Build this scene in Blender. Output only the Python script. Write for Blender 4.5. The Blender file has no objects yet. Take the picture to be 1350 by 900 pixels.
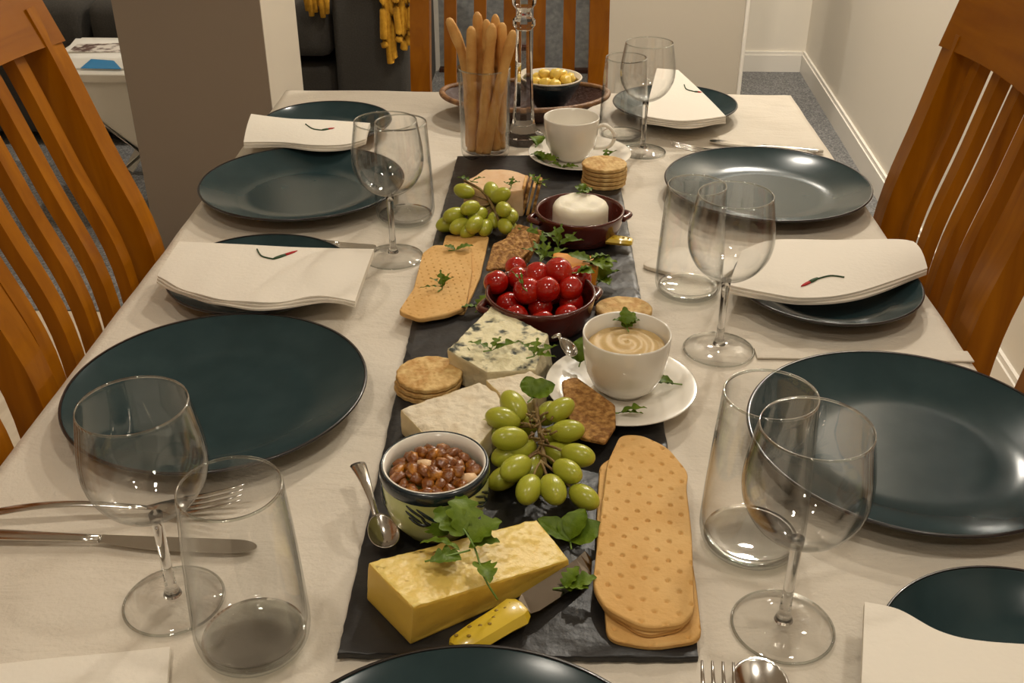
import bpy, bmesh, math, random
from math import sin, cos, pi, radians, atan, sqrt
from mathutils import Vector, Matrix
from mathutils.bvhtree import BVHTree
random.seed(7)
S = bpy.context.scene
COL = S.collection

# ------------------------------------------------------------ camera
F = 1377.0; TH = atan(790 / 1377); YAW = radians(1.88); CZ = 1.28
cam_data = bpy.data.cameras.new('camera')
cam_data.sensor_width = 36; cam_data.lens = F / 1350 * 36
cam = bpy.data.objects.new('camera', cam_data); COL.objects.link(cam)
cam.location = (0, 0, CZ); cam.rotation_euler = (pi / 2 - TH, 0, YAW)
S.camera = cam
# ------------------------------------------------------------ world, exposure
W = bpy.data.worlds.new('world'); S.world = W; W.use_nodes = True
W.node_tree.nodes['Background'].inputs[0].default_value = (1.0, .93, .84, 1)
W.node_tree.nodes['Background'].inputs[1].default_value = .3
S.view_settings.view_transform = 'Standard'; S.view_settings.look = 'None'
S.view_settings.gamma = 1; S.view_settings.use_curve_mapping = False
S.view_settings.exposure = 0.0
# ------------------------------------------------------------ ceiling lamps: x, y, watts, radius
LAMPS = [(0.30, 2.45, 13, .05), (-0.45, 0.35, 3.7, .06), (0.55, 0.45, 4.6, .06), (-1.1, 3.3, 13, .06), (0.84, 3.15, 30, .06), (-0.2, -0.7, 4, .08), (0.85, 4.30, 5, .05)]  # partition-side and back-corner lamps are added to brighten the walls
CEIL = 2.42

# ------------------------------------------------------------ helpers
def srgb(r, g, b):
    f = lambda c: (c / 255 / 12.92) if c <= 10 else ((c / 255 + .055) / 1.055) ** 2.4
    return (f(r), f(g), f(b), 1)

def ray(u, v):
    x = (u - 675) / F; y = -(v - 450) / F
    fw = cos(TH) + y * sin(TH); up = -sin(TH) + y * cos(TH)
    return Vector((x * cos(YAW) - fw * sin(YAW), x * sin(YAW) + fw * cos(YAW), up))
def at(u, v, z=.75):
    r = ray(u, v); t = (z - CZ) / r.z
    return Vector((r.x * t, r.y * t, z))
def atY(u, v, Y):
    r = ray(u, v); t = Y / r.y
    return Vector((r.x * t, Y, CZ + r.z * t))

def setp(o, label=None, cat=None, group=None, kind=None):
    if label: o['label'] = label
    if cat: o['category'] = cat
    if group: o['group'] = group
    if kind: o['kind'] = kind
    return o

def mesh_obj(name, verts, faces, mat, parent=None, smooth=True, loc=None):
    me = bpy.data.meshes.new(name)
    me.from_pydata([tuple(v) for v in verts], [], faces)
    me.update()
    if smooth:
        for p in me.polygons: p.use_smooth = True
    if mat: me.materials.append(mat)
    o = bpy.data.objects.new(name, me); COL.objects.link(o)
    if loc is not None: o.location = loc
    if parent: o.parent = parent
    return o

def empty(name, loc, label, cat, group=None, rz=0):
    o = bpy.data.objects.new(name, None); COL.objects.link(o)
    o.location = loc; o.rotation_euler = (0, 0, rz); o.empty_display_size = .05
    return setp(o, label, cat, group)

def copy_tree(o, parent=None):
    c = o.copy(); COL.objects.link(c)
    if parent: c.parent = parent
    for ch in list(o.children): copy_tree(ch, c)
    return c

class MB:
    """collects shapes for one mesh"""
    def __init__(s): s.v = []; s.f = []
    def add(s, vs, fs):
        n = len(s.v); s.v += [Vector(v) for v in vs]; s.f += [tuple(i + n for i in f) for f in fs]; return s
    def box(s, lo, hi, bev=0):
        x0, y0, z0 = lo; x1, y1, z1 = hi
        if bev <= 0:
            vs = [(x0,y0,z0),(x1,y0,z0),(x1,y1,z0),(x0,y1,z0),(x0,y0,z1),(x1,y0,z1),(x1,y1,z1),(x0,y1,z1)]
            return s.add(vs, [(3,2,1,0),(4,5,6,7),(0,1,5,4),(1,2,6,5),(2,3,7,6),(3,0,4,7)])
        bm = bmesh.new(); bmesh.ops.create_cube(bm, size=1)
        for v in bm.verts:
            v.co = Vector(((x0+x1)/2 + v.co.x*(x1-x0), (y0+y1)/2 + v.co.y*(y1-y0), (z0+z1)/2 + v.co.z*(z1-z0)))
        bmesh.ops.bevel(bm, geom=list(bm.edges), offset=bev, segments=3, profile=.5, affect='EDGES')
        bm.verts.index_update()
        s.add([v.co.copy() for v in bm.verts], [tuple(v.index for v in f.verts) for f in bm.faces]); bm.free(); return s
    def lathe(s, prof, n=48, c=(0, 0, 0), sx=1, sy=1):
        vs = []; fs = []
        for (r, z) in prof:
            for i in range(n):
                a = 2 * pi * i / n
                vs.append((c[0] + r * cos(a) * sx, c[1] + r * sin(a) * sy, c[2] + z))
        for k in range(len(prof) - 1):
            for i in range(n):
                j = (i + 1) % n
                fs.append((k*n+i, k*n+j, (k+1)*n+j, (k+1)*n+i))
        loop = prof[0] == prof[-1]
        if prof[0][0] > 1e-5 and not loop: fs.append(tuple(reversed(range(n))))
        if prof[-1][0] > 1e-5 and not loop: fs.append(tuple((len(prof)-1)*n + i for i in range(n)))
        return s.add(vs, fs)
    def tube(s, pts, rad, n=10, flat=1.0, up=(0, 0, 1), square=False):
        """rad: one number or one per point; flat: height / width"""
        pts = [Vector(p) for p in pts]; m = len(pts); up = Vector(up)
        if not hasattr(rad, '__len__'): rad = [rad] * m
        if not hasattr(flat, '__len__'): flat = [flat] * m
        vs = []; fs = []
        for k, p in enumerate(pts):
            t = (pts[min(k+1, m-1)] - pts[max(k-1, 0)]).normalized()
            sd = t.cross(up)
            if sd.length < 1e-4: sd = t.cross(Vector((1, 0, 0)))
            sd.normalize(); nn = sd.cross(t).normalized()
            for i in range(n):
                a = 2 * pi * i / n + (pi / n if square else 0)
                ca, sa = cos(a), sin(a)
                if square:
                    q = max(abs(ca), abs(sa)); ca /= q; sa /= q
                vs.append(p + sd * ca * rad[k] + nn * sa * rad[k] * flat[k])
        for k in range(m - 1):
            for i in range(n):
                j = (i + 1) % n
                fs.append((k*n+i, k*n+j, (k+1)*n+j, (k+1)*n+i))
        fs.append(tuple(reversed(range(n)))); fs.append(tuple((m-1)*n + i for i in range(n)))
        return s.add(vs, fs)
    def ellipsoid(s, c, r, rot=None, n=16, m=10, jit=0):
        vs = []; fs = []; c = Vector(c)
        for k in range(1, m):
            th = pi * k / m
            for i in range(n):
                a = 2 * pi * i / n
                p = Vector((r[0]*sin(th)*cos(a), r[1]*sin(th)*sin(a), r[2]*cos(th)))
                if jit: p *= 1 + random.uniform(-jit, jit)
                if rot: p = rot @ p
                vs.append(c + p)
        top = Vector((0, 0, r[2])); bot = Vector((0, 0, -r[2]))
        if rot: top = rot @ top; bot = rot @ bot
        vs += [c + top, c + bot]; T = len(vs) - 2
        for k in range(m - 2):
            for i in range(n):
                j = (i + 1) % n
                fs.append((k*n+i, (k+1)*n+i, (k+1)*n+j, k*n+j))
        for i in range(n):
            j = (i + 1) % n
            fs.append((T, i, j)); fs.append((T+1, (m-2)*n+j, (m-2)*n+i))
        return s.add(vs, fs)
    def build(s, name, mat, parent=None, smooth=True, loc=None, sharp=None):
        o = mesh_obj(name, s.v, s.f, mat, parent, smooth, loc)
        if sharp:
            o.data.set_sharp_from_angle(angle=radians(sharp))
        return o

def catmull(P, n=8, closed=False):
    P = [Vector(p) for p in P]; out = []; m = len(P)
    rng = range(m) if closed else range(m - 1)
    for i in rng:
        if closed: p0, p1, p2, p3 = P[i-1], P[i], P[(i+1) % m], P[(i+2) % m]
        else: p0, p1, p2, p3 = P[max(i-1,0)], P[i], P[i+1], P[min(i+2,m-1)]
        for k in range(n):
            t = k / n
            out.append(.5 * ((2*p1) + (p2-p0)*t + (2*p0-5*p1+4*p2-p3)*t*t + (3*p1-p0-3*p2+p3)*t**3))
    if not closed: out.append(P[-1])
    return out

def round_poly(P, r, n=5):
    """round every corner of a 2-D polygon"""
    out = []; m = len(P)
    for i in range(m):
        p = Vector(P[i][:2]); a = Vector(P[i-1][:2]); b = Vector(P[(i+1) % m][:2])
        d1 = (a - p); d2 = (b - p); q = min(r, d1.length * .45, d2.length * .45)
        s1 = p + d1.normalized() * q; s2 = p + d2.normalized() * q
        for k in range(n + 1):
            t = k / n
            out.append(s1 * (1-t)**2 + p * 2*t*(1-t) + s2 * t*t)
    return out

def resample(P, n):
    P = [Vector(p) for p in P]; P2 = P + [P[0]]
    L = [0]
    for i in range(len(P)): L.append(L[-1] + (P2[i+1] - P2[i]).length)
    out = []; k = 0
    for i in range(n):
        d = L[-1] * i / n
        while L[k+1] < d: k += 1
        t = (d - L[k]) / max(L[k+1] - L[k], 1e-9)
        out.append(P2[k].lerp(P2[k+1], t))
    return out

def slab(out2d, z0, z1, rings=14, n=80, hf=None, edge=.002, inset0=0.0, side_jit=0):
    """a solid of any star-shaped outline; hf(x, y) adds to the top height"""
    P = resample([Vector(p[:2]) for p in out2d], n)
    area = sum(P[i-1].x*P[i].y - P[i].x*P[i-1].y for i in range(n))
    if area < 0: P.reverse()
    c = sum(P, Vector((0, 0))) / n
    vs = []; fs = []
    def ring(scale_off, z, top):
        for p in P:
            d = p - c; L = d.length
            q = c + d * max(0, (L - scale_off) / L)
            vs.append((q.x, q.y, z + (hf(q.x, q.y) if (top and hf) else 0)))
    ring(inset0 + edge * .5, z0, False); ring(inset0, z0 + edge * .5, False)
    nm = 4
    for k in range(1, nm):
        t = k / nm
        for p in P:
            d = (p - c).normalized(); j = random.uniform(-side_jit, side_jit)
            q = p - d * (inset0 * (1 - t) + j)
            vs.append((q.x, q.y, z0 + (z1 - z0) * t))
    for p in P: vs.append((p.x, p.y, z1 - edge))
    ring(edge * .35, z1 - edge * .3, False)
    nr = 2 + nm - 1 + 2
    start = len(vs) // n
    for k in range(rings):
        t = 1 - k / rings
        for p in P:
            d = p - c; L = d.length; q = c + d * ((L - edge) / L) * t
            vs.append((q.x, q.y, z1 + (hf(q.x, q.y) if hf else 0)))
    m = len(vs) // n
    vs.append((c.x, c.y, z1 + (hf(c.x, c.y) if hf else 0)))
    for k in range(m - 1):
        for i in range(n):
            j = (i + 1) % n
            fs.append((k*n+i, k*n+j, (k+1)*n+j, (k+1)*n+i))
    for i in range(n): fs.append(((m-1)*n+i, (m-1)*n+(i+1) % n, len(vs)-1))
    fs.append(tuple(reversed(range(n))))
    return MB().add(vs, fs)

def loc_of(b):
    """move the mesh collector's origin to its base centre"""
    xs = [v.x for v in b.v]; ys = [v.y for v in b.v]; zs = [v.z for v in b.v]
    c = Vector(((min(xs)+max(xs))/2, (min(ys)+max(ys))/2, min(zs)))
    b.v = [v - c for v in b.v]
    return c

# ------------------------------------------------------------ materials
def mat(name, col, rough=.5, metal=0, bump=None, noise=None, coat=0, sss=0, spec=.5, trans=0, alpha=None):
    """bump=(scale, strength[, detail]); noise=(scale, colour2, lo, hi)"""
    m = bpy.data.materials.new(name); m.use_nodes = True
    nt = m.node_tree; b = nt.nodes['Principled BSDF']
    b.inputs['Base Color'].default_value = col; b.inputs['Roughness'].default_value = rough
    b.inputs['Metallic'].default_value = metal; b.inputs['Specular IOR Level'].default_value = spec
    if coat: b.inputs['Coat Weight'].default_value = coat; b.inputs['Coat Roughness'].default_value = .08
    if sss:
        b.inputs['Subsurface Weight'].default_value = sss; b.inputs['Subsurface Radius'].default_value = (1, .8, .3)
        b.inputs['Subsurface Scale'].default_value = .006
    if trans: b.inputs['Transmission Weight'].default_value = trans
    tc = nt.nodes.new('ShaderNodeTexCoord')
    if noise:
        nz = nt.nodes.new('ShaderNodeTexNoise'); nz.inputs['Scale'].default_value = noise[0]; nz.inputs['Detail'].default_value = 5
        nt.links.new(tc.outputs['Object'], nz.inputs['Vector'])
        rp = nt.nodes.new('ShaderNodeValToRGB'); nt.links.new(nz.outputs['Fac'], rp.inputs['Fac'])
        rp.color_ramp.elements[0].position = noise[2]; rp.color_ramp.elements[1].position = noise[3]
        rp.color_ramp.elements[0].color = col; rp.color_ramp.elements[1].color = noise[1]
        nt.links.new(rp.outputs['Color'], b.inputs['Base Color'])
    if bump:
        nb = nt.nodes.new('ShaderNodeTexNoise'); nb.inputs['Scale'].default_value = bump[0]
        nb.inputs['Detail'].default_value = bump[2] if len(bump) > 2 else 4
        nt.links.new(tc.outputs['Object'], nb.inputs['Vector'])
        bp = nt.nodes.new('ShaderNodeBump'); bp.inputs['Strength'].default_value = bump[1]; bp.inputs['Distance'].default_value = .002
        nt.links.new(nb.outputs['Fac'], bp.inputs['Height']); nt.links.new(bp.outputs['Normal'], b.inputs['Normal'])
    return m

def wood_mat(name, c1, c2, rough=.35, axis='Z', scale=9):
    m = bpy.data.materials.new(name); m.use_nodes = True; nt = m.node_tree; b = nt.nodes['Principled BSDF']
    tc = nt.nodes.new('ShaderNodeTexCoord'); mp = nt.nodes.new('ShaderNodeMapping')
    sc = {'Z': (scale, scale, .8), 'Y': (scale, .8, scale), 'X': (.8, scale, scale)}[axis]
    mp.inputs['Scale'].default_value = sc
    nz = nt.nodes.new('ShaderNodeTexNoise'); nz.inputs['Scale'].default_value = 5; nz.inputs['Detail'].default_value = 8; nz.inputs['Distortion'].default_value = 1.2
    rp = nt.nodes.new('ShaderNodeValToRGB'); rp.color_ramp.elements[0].color = c1; rp.color_ramp.elements[1].color = c2
    rp.color_ramp.elements[0].position = .3; rp.color_ramp.elements[1].position = .7; b.inputs['Specular IOR Level'].default_value = .16
    nt.links.new(tc.outputs['Object'], mp.inputs[0]); nt.links.new(mp.outputs[0], nz.inputs['Vector'])
    nt.links.new(nz.outputs['Fac'], rp.inputs[0]); nt.links.new(rp.outputs[0], b.inputs['Base Color'])
    b.inputs['Roughness'].default_value = rough; b.inputs['Coat Weight'].default_value = .04; b.inputs['Coat Roughness'].default_value = .25
    return m

def thin_glass(name, tint=(1, 1, 1, 1), edge=(.66, .68, .66, 1)):
    m = bpy.data.materials.new(name); m.use_nodes = True; nt = m.node_tree; nt.nodes.clear()
    out = nt.nodes.new('ShaderNodeOutputMaterial'); mix = nt.nodes.new('ShaderNodeMixShader')
    tr = nt.nodes.new('ShaderNodeBsdfTransparent'); gl = nt.nodes.new('ShaderNodeBsdfGlossy'); gl.inputs['Roughness'].default_value = .02
    lw = nt.nodes.new('ShaderNodeLayerWeight'); lw.inputs['Blend'].default_value = .5
    pw = nt.nodes.new('ShaderNodeMath'); pw.operation = 'POWER'; pw.inputs[1].default_value = 4
    ml = nt.nodes.new('ShaderNodeMath'); ml.operation = 'MULTIPLY_ADD'; ml.inputs[1].default_value = .8; ml.inputs[2].default_value = .05
    mc = nt.nodes.new('ShaderNodeMix'); mc.data_type = 'RGBA'
    p2 = nt.nodes.new('ShaderNodeMath'); p2.operation = 'POWER'; p2.inputs[1].default_value = 3.5
    nt.links.new(lw.outputs['Facing'], pw.inputs[0]); nt.links.new(pw.outputs[0], ml.inputs[0]); nt.links.new(ml.outputs[0], mix.inputs[0])
    nt.links.new(lw.outputs['Facing'], p2.inputs[0]); nt.links.new(p2.outputs[0], mc.inputs[0])
    mc.inputs[6].default_value = tint; mc.inputs[7].default_value = edge
    nt.links.new(mc.outputs[2], tr.inputs[0])
    nt.links.new(tr.outputs[0], mix.inputs[1]); nt.links.new(gl.outputs[0], mix.inputs[2]); nt.links.new(mix.outputs[0], out.inputs[0])
    return m

M = {}
M['wall'] = mat('wall_paint', srgb(234, 226, 212), .8, bump=(60, .05))
M['taupe'] = mat('taupe_wall', srgb(150, 136, 122), .75, bump=(60, .05))
M['warm_grey'] = mat('warm_grey_wall', srgb(196, 186, 170), .8, bump=(60, .05))  # partition tone, darker than the other walls
M['trim'] = mat('white_gloss_trim', srgb(236, 230, 220), .4)
M['ceiling'] = mat('ceiling_paint', srgb(235, 230, 222), .9)
M['carpet'] = mat('grey_carpet', srgb(92, 92, 92), .95, bump=(900, .6), noise=(160, srgb(150, 148, 146), .4, .68))
M['laminate'] = wood_mat('pale_laminate', srgb(196, 180, 158), srgb(214, 200, 180), .45, 'Y', 6)
M['greyblind'] = mat('grey_fabric', srgb(128, 130, 132), .9, noise=(45, srgb(160, 161, 160), .35, .7), bump=(120, .3))
M['oak'] = wood_mat('orange_oak', srgb(140, 80, 0), srgb(170, 104, 4), .38, 'Z', 7)
M['cloth'] = mat('off_white_cotton', srgb(222, 212, 196), .85, bump=(260, .35, 4), noise=(9, srgb(212, 201, 184), .35, .7))
def cloth_creases(m):
    nt = m.node_tree; b = nt.nodes['Principled BSDF']; tc = [n for n in nt.nodes if n.type == 'TEX_COORD'][0]
    old = b.inputs['Normal'].links[0].from_node
    mp = nt.nodes.new('ShaderNodeMapping'); mp.inputs['Scale'].default_value = (7, 16, 7); mp.inputs['Rotation'].default_value = (0, 0, .25)
    nz = nt.nodes.new('ShaderNodeTexNoise'); nz.inputs['Scale'].default_value = 1.3; nz.inputs['Detail'].default_value = 7; nz.inputs['Distortion'].default_value = .8
    nt.links.new(tc.outputs['Object'], mp.inputs[0]); nt.links.new(mp.outputs[0], nz.inputs['Vector'])
    bp = nt.nodes.new('ShaderNodeBump'); bp.inputs['Strength'].default_value = .8; bp.inputs['Distance'].default_value = .006
    nt.links.new(nz.outputs['Fac'], bp.inputs['Height']); nt.links.new(old.outputs[0], bp.inputs['Normal']); nt.links.new(bp.outputs[0], b.inputs['Normal'])
cloth_creases(M['cloth'])
M['tablewood'] = wood_mat('table_wood', srgb(120, 80, 50), srgb(90, 55, 32), .4, 'Y', 6)
M['napkin'] = mat('white_napkin', srgb(238, 230, 216), .8, bump=(220, .18, 5))
M['plate'] = mat('teal_glaze', srgb(38, 56, 59), .17, spec=.22, noise=(30, srgb(44, 62, 65), .4, .7))
M['platerim'] = mat('dark_rim', srgb(30, 24, 24), .3, coat=.3)
M['slate'] = mat('slate', srgb(30, 29, 30), .36, bump=(35, 1.0, 10), noise=(18, srgb(50, 48, 47), .4, .8))
M['glass'] = thin_glass('clear_glass')
M['steel'] = mat('polished_steel', srgb(200, 196, 190), .18, metal=1)
M['dull_steel'] = mat('dull_steel', srgb(150, 142, 134), .14, metal=1, bump=(60, .15))
M['porcelain'] = mat('white_porcelain', srgb(240, 234, 222), .18, coat=.5)
M['terracotta'] = mat('terracotta_glaze', srgb(80, 26, 18), .25, coat=.6, noise=(20, srgb(96, 38, 24), .4, .8))
M['green_pot'] = mat('green_glaze', srgb(196, 206, 128), .25, coat=.5, noise=(14, srgb(208, 214, 150), .35, .7))
M['navy'] = mat('navy_glaze', srgb(20, 36, 44), .25, coat=.5)
M['cracker'] = mat('golden_cracker', srgb(214, 166, 96), .75, bump=(260, .35), noise=(26, srgb(226, 184, 118), .35, .75))
M['cracker_edge'] = mat('toasted_cracker', srgb(190, 130, 58), .75, bump=(220, .6), noise=(60, srgb(222, 180, 112), .4, .65))
M['round_cracker'] = mat('round_cracker', srgb(196, 150, 84), .7, bump=(150, 1.0), noise=(110, srgb(228, 196, 132), .4, .7))
M['wheat'] = mat('wheat_cracker', srgb(136, 90, 38), .8, bump=(190, 2.0), noise=(170, srgb(198, 150, 84), .4, .65))
M['cheddar'] = mat('yellow_cheese', srgb(232, 200, 106), .4, bump=(90, .8), sss=.25, noise=(30, srgb(238, 212, 130), .4, .7))
M['cheddar_side'] = mat('yellow_cheese_cut', srgb(228, 190, 80), .42, bump=(40, .25), sss=.25)
M['orange_cheese'] = mat('orange_cheese', srgb(226, 150, 44), .4, sss=.25, bump=(60, .3))
M['brie'] = mat('brie_rind', srgb(232, 220, 196), .8, bump=(75, 2.2, 8), noise=(60, srgb(214, 196, 166), .4, .75))
M['brie_paste'] = mat('brie_paste', srgb(226, 206, 160), .5, sss=.2, bump=(50, .3))
M['blue'] = mat('blue_cheese', srgb(54, 60, 50), .6, bump=(120, 1.2), noise=(62, srgb(232, 222, 182), .36, .47), sss=.1)
M['pink_cheese'] = mat('pink_cheese', srgb(224, 184, 140), .5, sss=.2, bump=(70, .6), noise=(40, srgb(232, 200, 160), .4, .7))
M['soft'] = mat('soft_cheese', srgb(242, 234, 212), .55, sss=.2, bump=(70, .5))
M['hummus'] = mat('hummus', srgb(206, 176, 122), .5, bump=(60, 1.0), sss=.1)
M['grape'] = mat('green_grape', srgb(164, 168, 44), .28, sss=.5, noise=(40, srgb(184, 186, 74), .4, .7), coat=.1)
M['grape'].node_tree.nodes['Principled BSDF'].inputs['Subsurface Scale'].default_value = .012
M['stemg'] = mat('grape_stem', srgb(112, 84, 46), .7, bump=(200, .8), noise=(80, srgb(150, 130, 70), .4, .7))
M['leaf'] = mat('green_leaf', srgb(82, 106, 14), .5, spec=.3, bump=(120, .5), noise=(60, srgb(112, 134, 28), .4, .75))
M['leafstem'] = mat('leaf_stem', srgb(120, 150, 70), .5)
M['tomato'] = mat('tomato_skin', srgb(172, 20, 10), .16, coat=.6, noise=(30, srgb(206, 48, 18), .45, .75))
M['nut'] = mat('candied_nut', srgb(122, 66, 16), .28, coat=.4, bump=(160, 1.0), noise=(70, srgb(206, 138, 52), .45, .65))
M['nut_pale'] = mat('pale_nut', srgb(226, 190, 146), .5, bump=(120, .4))
M['bread'] = mat('breadstick', srgb(206, 150, 78), .7, bump=(130, .6), noise=(50, srgb(226, 178, 106), .4, .7))
M['wicker'] = mat('dark_wicker', srgb(62, 32, 20), .5, bump=(160, 1.2))
M['wicker_rim'] = mat('basket_rim', srgb(150, 108, 66), .5, bump=(160, 1.0), noise=(80, srgb(96, 60, 36), .4, .7))
M['butter'] = mat('butter', srgb(242, 206, 92), .35, sss=.2, bump=(50, .4))
M['sofa'] = mat('charcoal_upholstery', srgb(56, 53, 48), .9, bump=(500, .5), noise=(200, srgb(66, 62, 57), .4, .7))
M['throw'] = mat('mustard_knit', srgb(190, 136, 24), .9, bump=(350, 1.0), noise=(80, srgb(214, 160, 44), .4, .7))
M['white_table'] = mat('white_lacquer', srgb(238, 232, 220), .3)
M['red'] = mat('red_thread', srgb(178, 26, 26), .7)
M['green_thread'] = mat('green_thread', srgb(40, 70, 36), .7)
M['lampwhite'] = mat('lamp_ring', srgb(235, 235, 230), .4)
M['yhandle'] = mat('cheese_pattern_handle', srgb(216, 184, 48), .3, coat=.5)
M['yspot'] = mat('handle_spots', srgb(150, 118, 20), .4)
M['coaster'] = mat('coaster_top', srgb(226, 216, 198), .5)
M['paper'] = mat('magazine_paper', srgb(240, 236, 228), .4)
M['photo'] = mat('magazine_picture', srgb(92, 66, 60), .4, noise=(38, srgb(222, 214, 204), .45, .58))
M['bluepic'] = mat('blue_picture', srgb(40, 140, 200), .4)
lm = bpy.data.materials.new('lamp_glow'); lm.use_nodes = True
lm.node_tree.nodes['Principled BSDF'].inputs['Emission Color'].default_value = (1, .8, .55, 1)
lm.node_tree.nodes['Principled BSDF'].inputs['Emission Strength'].default_value = 12
M['glow'] = lm

# ------------------------------------------------------------ room shell
def struct(name, b, m, smooth=False): return setp(b.build(name, m, None, smooth), kind='structure')
XL, YF, YB = -2.8, -1.7, 4.69
def wall_x(y): return 1.146 + (y - 4.69) * .0416        # the right wall runs a touch askew
SPL = 2.35
struct('floor', MB().box((XL-.1, YF-.1, -.1), (1.4, SPL, 0)), M['laminate'])
struct('floor_carpet', MB().box((XL-.1, SPL, -.1), (1.4, YB+.1, 0.004)), M['carpet'])
struct('ceiling', MB().box((XL-.1, YF-.1, CEIL), (1.4, YB+.1, CEIL+.1)), M['ceiling'])
struct('wall_back', MB().box((XL-.1, YB, 0), (1.4, YB+.1, CEIL)), M['wall'])
struct('wall_left', MB().box((XL-.1, YF-.1, 0), (XL, YB, CEIL)), M['wall'])
struct('wall_front', MB().box((XL-.1, YF-.1, 0), (1.4, YF, CEIL)), M['wall'])
def askew(x0, x1, y0, y1, z0, z1):
    b = MB().box((0, 0, 0), (1, 1, 1))
    for v in b.v:
        y = y0 + (y1-y0)*v.y; v.x = wall_x(y) + (x0 + (x1-x0)*v.x); v.y = y; v.z = z0 + (z1-z0)*v.z
    return b
struct('wall_right', askew(0, .1, YF, YB, 0, CEIL), M['wall'])
bb = askew(-.014, 0, YF, YB, 0, .078)
for a in (askew(-.009, 0, YF, YB, .078, .092),): bb.add(a.v, a.f)
struct('baseboard_right', bb, M['trim'])
struct('baseboard_back', MB().box((.0, YB-.014, 0), (1.13, YB, .078)).box((.0, YB-.009, .078), (1.13, YB, .092)), M['trim'])
# left partition with a darker taupe front sheet and a pale reveal, right partition with a white edge trim
x1 = atY(343, 0, 2.72).x; x0 = atY(148, 0, 2.72).x
y2 = 2.72
for k in range(400):
    y2 = 2.72 + k * .002
    if atY(390, 0, y2).x <= x1: break
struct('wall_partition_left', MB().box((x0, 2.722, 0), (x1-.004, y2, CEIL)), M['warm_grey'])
struct('wall_partition_left_front', MB().box((x0-.002, 2.716, 0), (x1-.001, 2.722, CEIL)), M['taupe'])
px0 = atY(796, 0, 3.85).x; px1 = atY(984, 0, 3.85).x
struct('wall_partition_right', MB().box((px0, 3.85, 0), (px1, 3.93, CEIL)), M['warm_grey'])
struct('trim_2', MB().box((px1, 3.842, 0), (px1+.014, 3.935, CEIL), .004), M['trim'])
# patio door with a grey blind behind the far chair
jx0 = atY(568, 50, YB).x; jx1 = atY(580, 50, YB).x
struct('trim_3', MB().box((jx0, YB-.05, .0), (jx1, YB, 2.1)), M['trim'])
struct('trim_4', MB().box((jx0-.14, YB-.05, 0), (jx0-.10, YB, 2.1)), M['trim'])
struct('door_1', MB().box((jx1, YB-.03, 0), (px0+.3, YB-.001, 2.1)), M['greyblind'])
struct('trim_5', MB().box((jx1, YB-.07, 0), (px0+.3, YB-.03, .02)), M['wicker'])

# ------------------------------------------------------------ ceiling downlights, with added wall fill lamps
places = ['over the far end of the table', 'over the near left corner of the table', 'over the near right corner of the table', 'over the coffee table', 'added to brighten the right wall beside the partition', 'behind the near end of the table', 'added to brighten the walls in the back right corner']
for (lx, ly, w, r), pl in zip(LAMPS, places):
    t = empty('ceiling_downlight', (lx, ly, CEIL), 'round white recessed ceiling downlight ' + pl, 'ceiling light', 'recessed ceiling downlights')
    MB().lathe([(r*1.0, -.001), (r*1.0, -.008), (r*1.35, -.008), (r*1.4, -.001), (r*1.0, -.001)], 32).build('trim_ring', M['lampwhite'], t)
    MB().lathe([(.0001, -.0035), (r*.98, -.0035), (r*.98, -.001)], 32).build('lamp_face', M['glow'], t)
    L = bpy.data.lights.new('downlight_lamp', 'AREA'); L.shape = 'DISK'; L.size = r * 2; L.energy = w; L.color = (1, .93, .81)
    o = bpy.data.objects.new('downlight_lamp', L); COL.objects.link(o); o.location = (0, 0, -.012); o.parent = t

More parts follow.
